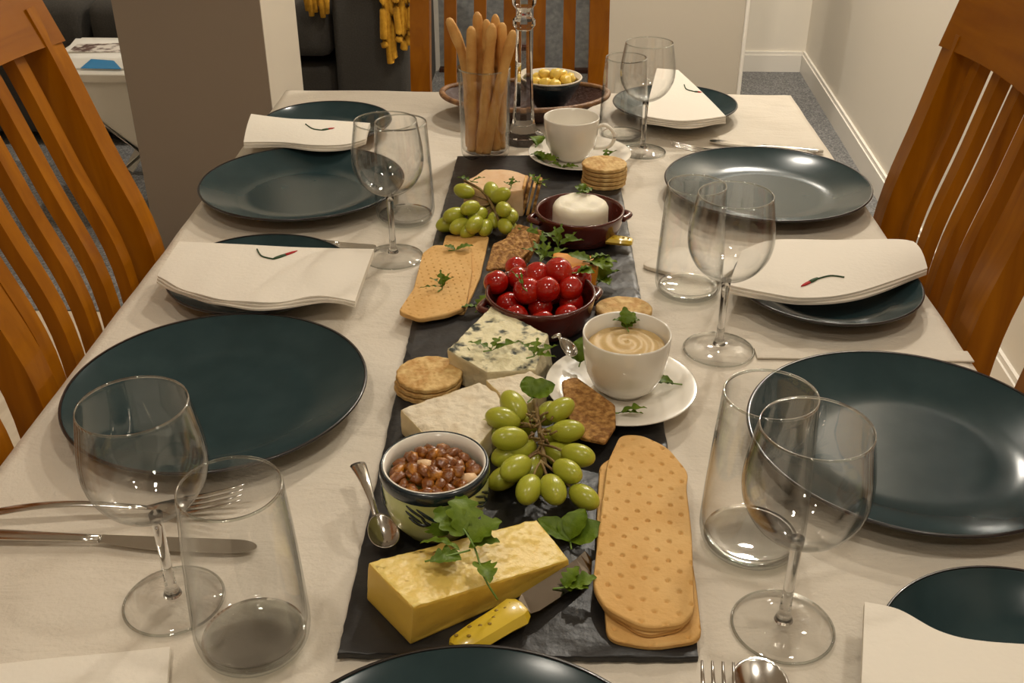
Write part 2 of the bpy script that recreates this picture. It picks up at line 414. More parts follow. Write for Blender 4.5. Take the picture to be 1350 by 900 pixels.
# ------------------------------------------------------------ table and cloth
TX0, TX1, TY0, TY1 = -.4565, .4245, .18, 1.797
t = empty('dining_table', ((TX0+TX1)/2, (TY0+TY1)/2, 0), 'long dining table hidden under the off white tablecloth', 'table')
cx, cy = t.location.x, t.location.y
MB().box((TX0-cx+.006, TY0-cy+.006, .715), (TX1-cx-.006, TY1-cy-.006, .7465), .003).build('tabletop', M['tablewood'], t)
MB().box((TX0-cx+.07, TY0-cy+.07, .64), (TX1-cx-.07, TY1-cy-.07, .715)).build('apron', M['tablewood'], t, smooth=False)
for sx in (-1, 1):
    for sy in (-1, 1):
        ax, ay = sx*((TX1-TX0)/2-.06), sy*((TY1-TY0)/2-.06)
        MB().box((ax-.03, ay-.03, 0), (ax+.03, ay+.03, .64), .004).build('leg', M['tablewood'], t)
def cloth_sheet():
    nx, ny, nd = 90, 160, 12; vs = []; fs = []
    def h(x, y):
        return .0006*sin(x*31+2*sin(y*9)) + .0006*sin(y*23+3*sin(x*7+1)) - .0006 + .0005*sin((x*.7+y)*60)*(.5+.5*sin(x*11+y*5))
    prof = [(-1, d) for d in range(nd, 0, -1)] + [(0, i) for i in range(nx+1)] + [(1, d) for d in range(1, nd+1)]
    for j in range(ny+1):
        y = TY0 + (TY1-TY0)*j/ny
        for kd, i in prof:
            if kd == 0:
                x = TX0 + (TX1-TX0)*i/nx; z = .75 + h(x, y)
                if i in (0, nx): z -= .001
                vs.append((x, y, z))
            else:
                x = (TX0 if kd < 0 else TX1); z = .75 - .12*i/nd
                fl = kd*(.001 + .001*(i/nd)*(1+sin(y*28+kd)))
                vs.append((x+fl, y, z))
    w = len(prof)
    for j in range(ny):
        for i in range(w-1): fs.append((j*w+i, j*w+i+1, (j+1)*w+i+1, (j+1)*w+i))
    # end drops
    for (yy, sg, jj) in ((TY0, -1, 0), (TY1, 1, ny)):
        base = len(vs)
        for d in range(0, nd+1):
            for i in range(nx+1):
                x = TX0 + (TX1-TX0)*i/nx
                vs.append((x, yy + sg*(.001 + .001*(d/nd)*(1+sin(x*26))), .749 - .12*d/nd))
        for d in range(nd):
            for i in range(nx):
                fs.append((base+d*(nx+1)+i, base+d*(nx+1)+i+1, base+(d+1)*(nx+1)+i+1, base+(d+1)*(nx+1)+i))
    return MB().add(vs, fs)
cl = cloth_sheet(); c = Vector((cx, cy, .62)); cl.v = [v - c for v in cl.v]
tc_ = setp(cl.build('tablecloth', M['cloth'], None, loc=c), 'off white cotton cloth draped over the whole dining table', 'tablecloth')
hem = MB()
ys = at(1285, 477, .7515).y
hem.box((at(1000, 477, .7515).x-cx, ys-cy, .7505-.62), (TX1-cx+.001, ys-cy+.02, .7525-.62), .0006)
hem.build('hem', M['cloth'], tc_)

# ------------------------------------------------------------ chairs
def make_chair(lean=1.0, rz=.990):
    """faces +X, the front of the back at x = 0 at table height, width along Y"""
    r = empty('dining_chair', (0, 0, 0), 'chair', 'chair', 'slatted wooden dining chairs')
    HW = .178
    prof = [(0, -.055), (.2, -.035), (.44, -.01), (.60, -.018), (.75, -.0255), (.87, -.0255-.0365*lean), (1.0, -.0255-.0765*lean), (1.12, -.0255-.122*lean)]
    prof = [Vector((x, 0, z)) for z, x in prof]
    cur = catmull(prof, 5)
    for s in (-1, 1):
        pts = [Vector((p.x, s*(HW-.0175), p.z)) for p in cur if p.z <= rz+.04]
        MB().tube(pts, .0175, 4, .95, up=(1, 0, 0), square=True).build('back_post', M['oak'], r, smooth=False)
    # slats between lower and top rails
    for i in range(5):
        y = -HW + .017 + (2*HW - .034) * (i+1) / 6
        bow = .012*(1-(y/HW)**2)
        pts = [Vector((p.x - bow, y, p.z)) for p in cur if .5 <= p.z <= 1.02]
        MB().tube(pts, .0110, 4, .68, up=(1, 0, 0), square=True).build('slat', M['oak'], r, smooth=False)
    def rail(z0, z1, th, arch, name):
        n = 20; vs = []; fs = []
        for j in range(n+1):
            y = -HW - .002 + (2*HW+.004)*j/n; q = 1-(y/HW)**2; bow = .014*q
            for z, top in ((z0 + arch*q, 0), (z1, 1)):
                k = 0
                while k < len(cur)-2 and cur[k+1].z < z: k += 1
                tt = (z-cur[k].z)/(cur[k+1].z-cur[k].z); x = cur[k].x*(1-tt)+cur[k+1].x*tt
                vs += [(x-bow-th/2, y, z), (x-bow+th/2, y, z)]
        for j in range(n):
            a = j*4; b = a+4
            fs += [(a, b, b+2, a+2), (a+1, a+3, b+3, b+1), (a, a+1, b+1, b), (a+2, b+2, b+3, a+3)]
        fs += [(0, 2, 3, 1), (n*4, n*4+1, n*4+3, n*4+2)]
        MB().add(vs, fs).build(name, M['oak_y'], r, smooth=False)
    rail(rz, 1.118, .042, .006, 'top_rail'); rail(.485, .53, .022, 0, 'lower_rail')
    sb = slab(round_poly([(.0, -.185), (.385, -.205), (.385, .205), (.0, .185)], .03), .435, .46, 6, 60, edge=.006)
    sb.build('seat', M['oak_y'], r, sharp=40)
    MB().box((.03, -.17, .385), (.36, -.15, .435)).box((.03, .15, .385), (.36, .17, .435)).box((.34, -.15, .385), (.36, .15, .435)).build('seat_apron', M['oak_y'], r, smooth=False)
    for s in (-1, 1):
        MB().tube([(.35, s*.172, .435), (.352, s*.174, 0)], [.019, .014], 4, 1, up=(1, 0, 0), square=True).build('front_leg', M['oak'], r, smooth=False)
    return r
M['oak_y'] = wood_mat('orange_oak_rail', srgb(138, 78, 0), srgb(160, 96, 0), .38, 'Y', 7)
ch = make_chair()
def put_chair(o, x, y, rz, label):
    o.location = (x, y, 0); o.rotation_euler = (0, 0, rz); o['label'] = label
put_chair(ch, -.461, .985, 0, 'orange oak slatted dining chair on the left side of the table, beside the folded napkins')
c2 = copy_tree(ch); put_chair(c2, -.462, .568, 0, 'orange oak dining chair at the left edge of the picture, nearest the viewer')
c3 = make_chair(.7, .958); put_chair(c3, .431, 1.125, pi, 'orange oak slatted dining chair on the right side, in front of the white wall')
c4 = copy_tree(c3); put_chair(c4, .431, .66, pi, 'orange oak dining chair at the right edge, beside the nearest right plate')
c5 = copy_tree(ch); put_chair(c5, -.067, 1.86, -pi/2, 'orange oak slatted dining chair at the far end of the table')

# ------------------------------------------------------------ living room
t = empty('sofa', (-1.35, 3.6, 0), 'charcoal grey fabric sofa behind the coffee table', 'sofa')
ox, oy = -1.35, 3.6
xa0, xa1 = atY(440, 60, 3.56).x, atY(538, 60, 3.56).x
MB().box((xa0-ox, 3.55-oy, .04), (xa1-ox, 4.45-oy, .64), .03).build('armrest', M['sofa'], t)
MB().box((-2.62-ox, 3.55-oy, .04), (-2.42-ox, 4.45-oy, .64), .03).build('armrest', M['sofa'], t)
MB().box((-2.42-ox, 3.60-oy, .05), (xa0-ox, 4.45-oy, .30), .02).build('base', M['sofa'], t)
MB().box((-2.42-ox, 4.22-oy, .30), (xa0-ox, 4.45-oy, .86), .06).build('backrest', M['sofa'], t)
w3 = (xa0+2.42)/2
for k in range(2):
    MB().box((-2.42+w3*k+.006-ox, 3.57-oy, .335), (-2.42+w3*(k+1)-.006-ox, 4.2-oy, .52), .045).build('seat_cushion', M['sofa'], t)
t = empty('knitted_throw', (xa1-.05, 3.56, .64), 'mustard yellow knitted throw hanging over the sofa armrest', 'throw')
b = MB()
tx = xa1+.012-(xa1-.05)
n = 22; vs = []; fs = []
fld = MB()
for k in range(7):
    u0 = 508 + k*6.0; vlen = [62, 84, 78, 55, 66, 60, 48][k]
    p = atY(u0, vlen, 3.53)
    pts = [Vector((p.x-(xa1-.05) + .004*sin(z_*40+k), 3.53-3.56 - .006*cos(k*2), z_)) for z_ in [0.02, -.04, -.1, p.z-.64+.03, p.z-.64]]
    fld.tube(catmull(pts, 4), [.013]*16+[.007], 8)
b = fld
b.build('hanging_folds', M['throw'], t)
MB().box((-.19, -.03, .004), (.06, .5, .03), .012).build('blanket_top', M['throw'], t)
tas = MB()
for k in range(6):
    u0 = 406 + k*5; vv = [14, 21, 16, 7, 23, 18][k]; p = atY(u0, vv, 3.55)
    q = Vector((p.x, 3.55, .66))
    tas.tube([q - Vector((xa1-.05, 3.56, .64)), p + Vector((0, 0, .05)) - Vector((xa1-.05, 3.56, .64)), p - Vector((xa1-.05, 3.56, .64))], [.012, .013, .009], 8)
tas.build('tassel', M['throw'], t)
# coffee table: top with crossed panel legs
A, B_, C_, D_ = at(42, 96, .45), at(176, 97, .45), at(172, 52, .45), at(96, 52, .45)
xr = B_.x + .12
t = empty('coffee_table', (A.x, A.y, 0), 'white lacquered coffee table with slanted panel legs', 'coffee table')
o3 = Vector((A.x, A.y, 0))
MB().box((-.02, -.01, .425), (xr-A.x, .42, .45), .004).build('tabletop', M['white_table'], t)
for (ua, va, ub, vb, yy) in ((105, 108, 188, 208, A.y+.02), ):
    pa = atY(ua, va, yy); pb = atY(ub, vb, yy)
for y_ in (.36,):
    b = MB()
    b.tube([(.07, y_, .425), (xr-A.x-.04, y_, .015)], .016, 4, 1, up=(0, 1, 0), square=True)
    b.tube([(xr-A.x-.04, y_+.03, .425), (.07, y_+.03, .015)], .016, 4, 1, up=(0, 1, 0), square=True)
    b.build('crossed_leg', M['white_table'], t, smooth=False)
pq = [atY(u, v, A.y+.02) for u, v in ((98, 104), (166, 104), (190, 203), (183, 197), (108, 143))]
pq = [Vector((p.x-A.x, 0, p.z)) for p in pq]
vs = [(p.x, y_, p.z) for y_ in (.02, .045) for p in pq]
e1, e2 = atY(108, 143, A.y+.015), atY(188, 202, A.y+.015); e3 = atY(118, 262, A.y+.015)
MB().tube([(e1.x-A.x, .015, e1.z), (e2.x-A.x, .015, e2.z), (e3.x-A.x, .015, max(.008, e3.z))], .008, 6).build('panel_edge', M['white_table'], t)
MB().add(vs, [(0, 1, 2, 3, 4), (9, 8, 7, 6, 5)] + [(i, (i+1) % 5, 5+(i+1) % 5, 5+i) for i in range(5)]).build('slanted_panel', M['white_table'], t, smooth=False)
def magazine(P, z, label, pics):
    pts = [at(u, v, z) for u, v in P]; c = sum(pts, Vector((0, 0, 0)))/len(pts)
    tt = empty('magazine', (c.x, c.y, z), label, 'magazine')
    slab([(p-c)[:2] for p in pts], 0, .006, 3, 40, edge=.001).build('pages', M['paper'], tt, sharp=40)
    for PP, mm in pics:
        q = [at(u, v, z+.006) - Vector((c.x, c.y, z)) for u, v in PP]
        slab([p[:2] for p in q], .0055, .0068, 3, 40, edge=.0003).build('printed_picture', M[mm], tt, sharp=40)
magazine([(82, 92), (172, 93), (172, 72), (92, 73)], .45, 'white magazine with a blue picture on the coffee table', [([(106, 90), (160, 91), (150, 80), (120, 78)], 'bluepic')])
magazine([(86, 70), (172, 72), (168, 54), (100, 53)], .45, 'magazine with a dark busy photograph on the coffee table, nearer the sofa', [([(90, 68), (160, 69), (160, 57), (102, 58)], 'photo')])

# ------------------------------------------------------------ plates
def make_plate(r, name):
    k = r / .135
    t = empty(name, (0, 0, 0), name, 'plate')
    pr = [(.0001, .0035), (.07*k, .0035), (.086*k, .0045), (.096*k, .0075), (.112*k, .0125), (.126*k, .018), (.1325*k, .0212), (.134*k, .022)]
    pr2 = [(.134*k, .0198), (.125*k, .0150), (.09*k, .003), (.078*k, .0), (.0001, .0)]
    MB().lathe(pr + pr2, 96).build('dish', M['plate'], t)
    MB().lathe([(.1335*k, .0224), (.1352*k, .0226), (.136*k, .0212), (.1345*k, .0195), (.1325*k, .0200), (.1335*k, .0224)], 96).build('rim', M['platerim'], t)
    return t
ZT = .7512
dp = make_plate(.135, 'dinner_plate'); sp = make_plate(.1, 'side_plate')
def put(o, x, y, label, group, z=ZT, cat='plate', rz=0):
    o.location = (x, y, z); o['label'] = label; o['group'] = group; o['category'] = cat; o.rotation_euler = (0, 0, rz); return o
g = 'teal dinner plates'
put(dp, -.295, .797, 'large dark teal dinner plate on the left, behind the front wine glass', g)
put(copy_tree(dp), -.3231, 1.3074, 'large dark teal dinner plate on the left, farther back', g)
put(copy_tree(dp), .2966, 1.3243, 'large dark teal dinner plate on the right, farther back with a light glint', g)
put(copy_tree(dp), .3129, .7408, 'large dark teal dinner plate on the right, nearest the viewer', g)
pc = at(632, 851, .772)
put(copy_tree(dp), pc.x, pc.y-.1355, 'dark teal dinner plate cut by the bottom edge of the picture', g)
g = 'teal side plates under napkins'
put(sp, -.3133, 1.0304, 'dark teal side plate under the napkin on the left', g)
put(copy_tree(sp), .3089, 1.0283, 'dark teal side plate under the napkin on the right', g)
put(copy_tree(sp), .2097, 1.672, 'dark teal side plate under the napkin at the far right corner', g)
put(copy_tree(sp), -.338, 1.560, 'dark teal side plate under the napkin at the far left corner', g)
put(copy_tree(sp), .318, .474, 'dark teal side plate at the lower right corner, half covered by a napkin', g)

# ------------------------------------------------------------ napkins
def napkin(top, bot, z_of, label, layers=4, th=.0022, chili=None, shift=.0035, flute=0):
    """lofted between two edges given as table points; z_of(s, t) = height of the top face"""
    nU, nV = 44, 18
    Tp = catmull([at(u, v, z) for u, v, z in top], 12); Bp = catmull([at(u, v, z) for u, v, z in bot], 12)
    def samp(P, s):
        L = [0]
        for i in range(len(P)-1): L.append(L[-1] + (P[i+1]-P[i]).length)
        d = s*L[-1]; k = 0
        while k < len(P)-2 and L[k+1] < d: k += 1
        return P[k].lerp(P[k+1], (d-L[k])/max(1e-9, L[k+1]-L[k]))
    allb = MB(); topv = None
    for ly in range(layers):
        vs = []; fs = []; off = ly*(th+.0006)
        for i in range(nU+1):
            s = i/nU; a = samp(Tp, s); b = samp(Bp, s); out = (b-a).normalized()
            for j in range(nV+1):
                q = j/nV
                p = a.lerp(b, q) + out*(ly*shift*(q-.3)*(.6+.4*sin(s*9+ly))) + Vector((0, 0, z_of(s, q) - off - .0012*(q**6) + flute*sin(s*26+ly)*.0006*q))
                vs.append(p)
        m = (nU+1)*(nV+1)
        for k in range(m): vs.append(vs[k] - Vector((0, 0, th)))
        w = nV+1
        for i in range(nU):
            for j in range(nV):
                k = i*w+j
                fs.append((k, k+1, k+w+1, k+w)); fs.append((m+k, m+k+w, m+k+w+1, m+k+1))
        for i in range(nU):
            k = i*w; fs.append((k, k+w, m+k+w, m+k)); k = i*w+nV; fs.append((k, m+k, m+k+w, k+w))
        for j in range(nV):
            k = j; fs.append((k, m+k, m+k+1, k+1)); k = nU*w+j; fs.append((k, k+1, m+k+1, m+k))
        if ly == 0: topv = (vs[:], fs[:])
        allb.add(vs, fs)
    c = loc_of(allb)
    o = allb.build('napkin', M['napkin'], None, loc=c, sharp=60)
    setp(o, label, 'napkin', 'folded white napkins')
    if chili:
        bv = BVHTree.FromPolygons([tuple(v) for v in topv[0]], topv[1])
        O = Vector((0, 0, CZ))
        def hit(u, v):
            h = bv.ray_cast(O, ray(u, v).normalized())
            return (h[0] if h[0] else at(u, v, .78)) + Vector((0, 0, .0007)) - c
        stem, pod = chili
        MB().tube(catmull([hit(*p) for p in stem], 5), .0009, 6).build('embroidered_stem', M['green_thread'], o)
        P = [hit(*p) for p in pod]
        P = [P[0].lerp(P[1], k/6) for k in range(7)]
        MB().tube(P[:4], [.0015, .0024, .0026, .0022], 8, .5).build('embroidered_calyx', M['green_thread'], o)
        MB().tube(P[3:], [.0022, .0022, .0018, .0006], 8, .5).build('embroidered_pod', M['red'], o)
    return o
droop = lambda a: (lambda s, q: a*(abs(2*s-1)**3) )
napkin([(236, 318, .786), (320, 322, .787), (400, 326, .787), (493, 328, .785)],
       [(207, 362, .783), (250, 383, .784), (310, 395, .785), (370, 396, .785), (425, 388, .784), (468, 396, .778)],
       lambda s, q: .002*sin(pi*q)*sin(pi*s), 'white napkin folded in layers on the left side plate, chili motif at its top edge', 3, .0019,
       ([(339, 329), (345, 338), (360, 342)], [(360, 342), (392, 331)]), flute=1)
napkin([(331, 150, .788), (380, 156, .787), (430, 158, .784), (488, 162, .78)],
       [(321, 186, .783), (370, 186, .784), (415, 190, .784), (455, 189, .783), (482, 182, .783)],
       lambda s, q: .003*sin(pi*q), 'white napkin folded on the side plate at the far left corner', 3, .0022,
       ([(403, 164), (412, 170), (424, 172)], [(424, 172), (441, 169)]))
napkin([(866, 90, .790), (880, 91, .790), (894, 92, .790)],
       [(850, 152, .787), (900, 158, .787), (957, 152, .787)],
       lambda s, q: .001*sin(pi*q), 'white napkin with slanted sides on the side plate at the far right corner', 4, .0022,
       ([(902, 112), (905, 118), (915, 121)], [(915, 121), (925, 122)]))
napkin([(978, 330, .784), (1020, 316, .787), (1100, 316, .79), (1180, 315, .79), (1204, 318, .785)],
       [(961, 374, .784), (1010, 384, .784), (1062, 391, .784), (1130, 383, .784), (1223, 352, .784)],
       lambda s, q: .005*sin(pi*q)*(s**.5), 'white napkin folded on the right side plate, red chili motif near its front edge', 3, .0022,
       ([(1113, 366), (1095, 364), (1078, 368)], [(1078, 367), (1056, 378)]))
napkin([(1140, 793, .783), (1185, 803, .783), (1240, 832, .783), (1300, 845, .783), (1420, 852, .780)],
       [(1131, 990, .783), (1250, 990, .783), (1450, 990, .783)],
       lambda s, q: .002*sin(pi*q), 'white napkin on the side plate at the lower right corner', 2, .0025)
napkin([(-60, 882, .757), (60, 868, .757), (150, 860, .757), (224, 852, .757)],
       [(-90, 990, .757), (60, 990, .757), (214, 985, .757)],
       lambda s, q: 0, 'white napkin lying flat on the cloth at the lower left corner', 2, .0018)

# ------------------------------------------------------------ glasses
def make_wineglass():
    t = empty('wine_glass', (0, 0, 0), 'w', 'wine glass')
    outer = [(.0042, .079), (.010, .0805), (.020, .085), (.030, .0935), (.0375, .106), (.0405, .119), (.0402, .133), (.0378, .149), (.0350, .1655)]
    inner = [(r-.0011, z+ (.0015 if i < 3 else 0)) for i, (r, z) in enumerate(outer)]
    o2 = catmull([Vector((r, 0, z)) for r, z in outer], 4); i2 = catmull([Vector((r, 0, z)) for r, z in inner], 4)
    rim = [(.0347, .1664), (.0342, .1664)]
    MB().lathe([(p.x, p.z) for p in o2] + rim + [(p.x, p.z) for p in reversed(i2)][:-1] + [(.0001, .0806)], 64).build('bowl', M['glass'], t)
    st = [(.0048, .079), (.0040, .070), (.0036, .05), (.0036, .03), (.0042, .014), (.0065, .007)]
    MB().lathe([(.0001, .007)] + list(reversed(st)) + [(.0001, .079)], 24).build('stem', M['solidglass'], t)
    MB().lathe([(.0001, .0), (.0345, .0), (.0356, .0009), (.0350, .0018), (.022, .0032), (.010, .0055), (.0065, .0072), (.0001, .0072)], 64).build('foot', M['glass'], t)
    MB().lathe([(.0347, .0004), (.0356, .0009), (.0347, .0020), (.0335, .0014), (.0347, .0004)], 64).build('foot_rim', M['glassrim'], t)
    MB().lathe([(.0350, .1655), (.0347, .1668), (.0341, .1668), (.0339, .1655), (.0350, .1655)], 64).build('lip', M['glassrim'], t)
    return t
def make_tumbler():
    t = empty('water_glass', (0, 0, 0), 'w', 'water glass')
    outer = [(.024, .0), (.0305, .0012), (.0352, .0060), (.0372, .014), (.0374, .022), (.0366, .045), (.0346, .085), (.0318, .127)]
    inner = [(.0302, .127), (.0332, .085), (.0353, .045), (.0360, .024), (.0352, .016), (.0320, .0105), (.0240, .0085)]
    o2 = catmull([Vector((r, 0, z)) for r, z in outer], 4); i2 = catmull([Vector((r, 0, z)) for r, z in inner], 4)
    MB().lathe([(.0001, 0.0)] + [(p.x, p.z) for p in o2] + [(.0314, .1283), (.0306, .1283)] + [(p.x, p.z) for p in i2] + [(.0001, .0078)], 64).build('body', M['glass'], t)
    MB().lathe([(.0001, .0012), (.024, .0012), (.0300, .0024), (.0338, .0062), (.0334, .0082), (.0300, .0074), (.0240, .0070), (.0001, .0068)], 64).build('thick_base', M['glassrim'], t)
    MB().lathe([(.0318, .127), (.0314, .1286), (.0306, .1286), (.0303, .127), (.0318, .127)], 64).build('lip', M['glassrim'], t)
    return t
sgm = bpy.data.materials.new('stem_glass'); sgm.use_nodes = True; nt_ = sgm.node_tree; b_ = nt_.nodes['Principled BSDF']
b_.inputs['Transmission Weight'].default_value = 1; b_.inputs['Roughness'].default_value = 0; b_.inputs['IOR'].default_value = 1.48
M['solidglass'] = sgm
M['glassrim'] = thin_glass('glass_lip', (.9, .92, .9, 1), (.8, .82, .8, 1))
M['glassrim'].node_tree.nodes['Math'].inputs[1].default_value = 1.2
wg = make_wineglass(); tg = make_tumbler()
def putg(o, u, v, label, group, cat, sc=1, z=.7508):
    p = at(u, v, .75); o.location = (p.x, p.y, z); o.scale = (sc,)*3; o['label'] = label; o['group'] = group; return o
g = 'clear wine glasses'
putg(wg, 230, 793, 'clear wine glass at the front left, overlapping the left dinner plate', g, 'w')
putg(copy_tree(wg), 1031, 827, 'clear wine glass at the front right, beside the right dinner plate', g, 'w')
putg(copy_tree(wg), 519, 340, 'clear wine glass in the middle of the left side, beside the slate', g, 'w')
putg(copy_tree(wg), 947, 462, 'clear wine glass in the middle of the right side, beside the chili napkin', g, 'w')
putg(copy_tree(wg), 847, 201, 'clear wine glass at the far right, in front of the far napkin', g, 'w', .97)
g = 'clear water glasses'
putg(tg, 337, 848, 'clear tapered water glass at the front left corner of the slate', g, 'w', 1.03)
putg(copy_tree(tg), 988, 716, 'clear tapered water glass at the front right, behind the wine glass', g, 'w', 1.05)
putg(copy_tree(tg), 906, 385, 'clear tapered water glass on the right, beside the coaster', g, 'w', .98)
putg(copy_tree(tg), 535, 290, 'clear tapered water glass on the left, behind the middle wine glass', g, 'w')
putg(copy_tree(tg), 820, 183, 'clear tapered water glass at the far right, beside the white cup', g, 'w', .97)

# coaster
P = [at(u, v, .756) for u, v in ((843, 348), (938, 374), (985, 342), (893, 323))]
c = sum(P, Vector((0, 0, 0)))/4; c.z = ZT
setp(slab(round_poly([(p-c)[:2] for p in P], .012), 0, .0045, 4, 60, edge=.001).build('coaster', M['coaster'], None, loc=c, sharp=40), 'pale square coaster with rounded corners behind the right water glass', 'coaster')

# ------------------------------------------------------------ slate boards
def slate(P, label):
    P = [at(u, v, .757) for u, v in P]; c = sum(P, Vector((0, 0, 0)))/4; c.z = ZT
    Q = resample([(p-c)[:2] for p in P], 220)
    area_c = Vector((0, 0))
    Q = [q * (1 + random.uniform(-.004, .004)) for q in Q]
    rd = random.random()*9
    b = slab(Q, 0, .0055, 20, 220, hf=lambda x, y: .0005*sin(x*60+3*sin(y*31+rd))*sin(y*47+rd), edge=.0012, side_jit=.0004)
    return setp(b.build('slate_board', M['slate'], None, loc=c, sharp=50), label, 'serving board', 'black slate serving boards')
slate([(445, 860), (922, 866), (852, 401), (547, 406)], 'black slate board nearest the viewer, under the yellow cheese and green pot')
slate([(548, 402), (846, 397), (811, 203), (603, 205)], 'black slate board farther back, under the tomato dish and breadstick glass')
ZS = .7568

# ------------------------------------------------------------ food
def fslab(name, P, z0, z1, m, label, cat, group=None, rnd=.004, zref=None, **kw):
    """solid food piece whose top outline is given on its own top height"""
    zr = z1 if zref is None else zref
    pts = [at(u, v, zr) for u, v in P]; c = sum(pts, Vector((0, 0, 0)))/len(pts); c.z = z0
    poly = [(p-c)[:2] for p in pts]
    if rnd: poly = round_poly(poly, rnd)
    b = slab(poly, 0, z1-z0, **kw)
    return setp(b.build(name, M[m], None, loc=c, sharp=50), label, cat, group)
def dents(c0, ax, pitch, lat, depth=.0011, r=.0016, wave=.0):
    ax = Vector(ax).normalized(); pe = Vector((-ax.y, ax.x))
    def f(x, y):
        p = Vector((x, y)); a = p.dot(ax)/pitch; b = p.dot(pe)/lat
        row = round(a); off = .5*(row % 2); cb = round(b-off)+off
        d = sqrt(((a-row)*pitch)**2 + ((b-cb)*lat)**2)
        return -depth*max(0, 1-(d/r)**2) + wave*sin(x*90)*sin(y*70+1)
    return f
# long crackers, front right (four lie in the stack)
tall = [((797, 800), (800, 842), (860, 853), (926, 843), (918, 770), (905, 690), (800, 610), (792, 640)),
        ((790, 612), (786, 700), (792, 800), (850, 838), (905, 826), (905, 640), (870, 585), (810, 600)),
        ((818, 572), (800, 610), (789, 700), (781, 772), (797, 801), (850, 828), (900, 822), (916, 806), (912, 700), (905, 640), (908, 622), (880, 588), (845, 572))]
zs = [(ZS, ZS+.0045), (ZS+.0047, ZS+.009), (ZS+.0092, ZS+.0145)]
lab = ['long golden cracker at the bottom of the front right stack, jutting out', 'long golden cracker in the middle of the front right stack', 'long dimpled golden cracker on top of the front right stack']
for P, (a, b), l in zip(tall, zs, lab):
    fslab('long_cracker', P, a, b, 'cracker', l, 'cracker', 'long dimpled crackers', .010, rings=110, n=300, hf=dents(None, (.12, 1), .0105, .0165, .0022, .0021, .0004), edge=.0018)
# long crackers, middle left
fslab('long_cracker', [(588, 309), (645, 311), (633, 365), (612, 412), (560, 405), (575, 350)], ZS, ZS+.004, 'cracker', 'rectangular dimpled cracker under its neighbour, middle left of the slate', 'cracker', 'long dimpled crackers', .004, rings=80, n=240, hf=dents(None, (.25, 1), .0085, .009, .0014, .0015, .0004), edge=.0015)
fslab('long_cracker', [(557, 333), (572, 322), (622, 324), (622, 360), (614, 404), (590, 414), (553, 420), (525, 410), (545, 380)], ZS+.0042, ZS+.0095, 'cracker', 'rectangular dimpled cracker lying on top, middle left, with a green sprig on it', 'cracker', 'long dimpled crackers', .006, rings=90, n=260, hf=dents(None, (.25, 1), .0085, .009, .0014, .0015, .0004), edge=.0015)
# round crackers
def round_crackers(cx_, cy_, r, n, label, group, m='round_cracker', z0=ZS, lean=(0, 0)):
    names = ['lowest', 'second from the bottom', 'third from the bottom', 'fourth from the bottom', 'fifth from the bottom']
    for k in range(n):
        th = .0048; rr = r*random.uniform(.97, 1.0)
        out = [(rr*cos(a)*(1+.012*sin(a*19)), rr*sin(a)*(1+.012*sin(a*19))) for a in [i*2*pi/114 for i in range(114)]]
        b = slab(out, 0, th, 18, 114, hf=lambda x, y: -.0007*max(0, 1-((abs((x*1.2+y*.3)*140 % 2-1)-.5)**2+(abs((y-x*.2)*150 % 2-1)-.5)**2)*6) + .001*(1-((x*x+y*y)/(rr*rr))), edge=.0016)
        pos = 'topmost' if k == n-1 else names[k]
        o = b.build('round_cracker', M[m], None, loc=(cx_ + lean[0]*k + random.uniform(-.001, .001), cy_ + lean[1]*k, z0 + k*(th+.0012)), sharp=50)
        setp(o, 'round cracker, %s in the stack %s' % (pos, label), 'cracker', group)
round_crackers(-.1058, .8238, .031, 3, 'left of the white brie', 'round crackers left of the brie', lean=(.0005, -.0005))
round_crackers(.0815, 1.352, .031, 5, 'in front of the far white cup', 'round crackers before the far cup')

# yellow block of cheese
def block(name, T4, B4, m, label, cat, sub=14, bulge=0, noise=.0006, crumb=None, side=None):
    """six-sided block from four top and four bottom world points, finely divided"""
    bm = bmesh.new(); vs = [bm.verts.new(p) for p in list(B4)+list(T4)]
    n = len(T4)
    for i in range(n):
        j = (i+1) % n; bm.faces.new((vs[i], vs[j], vs[n+j], vs[n+i]))
    ft = bm.faces.new(vs[n:]); bm.faces.new(list(reversed(vs[:n])))
    bmesh.ops.recalc_face_normals(bm, faces=bm.faces)
    bmesh.ops.bevel(bm, geom=list(bm.edges), offset=.0016, segments=2, profile=.6, affect='EDGES')
    bmesh.ops.triangulate(bm, faces=bm.faces)
    for _ in range(sub):
        long = [e for e in bm.edges if e.calc_length() > .0045]
        if not long: break
        bmesh.ops.subdivide_edges(bm, edges=long, cuts=1)
        bmesh.ops.triangulate(bm, faces=[f for f in bm.faces if len(f.verts) > 3])
    bm.normal_update()
    from mathutils import noise as N
    zb = min(p[2] for p in B4)
    for v in bm.verts:
        q = N.noise(v.co*60)*noise + N.noise(v.co*190)*noise*.5
        if crumb and v.normal.z > .7: q += crumb*abs(N.noise(v.co*120+Vector((3, 1, 2))))*1.2 - crumb*.4
        if v.co.z > zb+.002: v.co += v.normal*q
    bm.verts.index_update()
    b = MB().add([v.co.copy() for v in bm.verts], [tuple(v.index for v in f.verts) for f in bm.faces])
    nor = [f.normal.z for f in bm.faces]; bm.free()
    c = loc_of(b); o = b.build(name, M[m], None, loc=c, sharp=45)
    if side:
        o.data.materials.append(M[side])
        for p, nz in zip(o.data.polygons, nor):
            if nz < .5: p.material_index = 1
    return setp(o, label, cat)
zt = ZS+.036
Tq = [at(485, 741, zt), at(545, 800, zt), at(750, 737, ZS+.014), at(707, 684, ZS+.020)]
Bq = [at(483, 790, ZS), at(541, 850, ZS), at(747, 748, ZS), at(712, 718, ZS)]
Bq[2] = Vector((Tq[2].x+.002, Tq[2].y-.001, ZS)); Bq[3] = Vector((Tq[3].x, Tq[3].y, ZS))
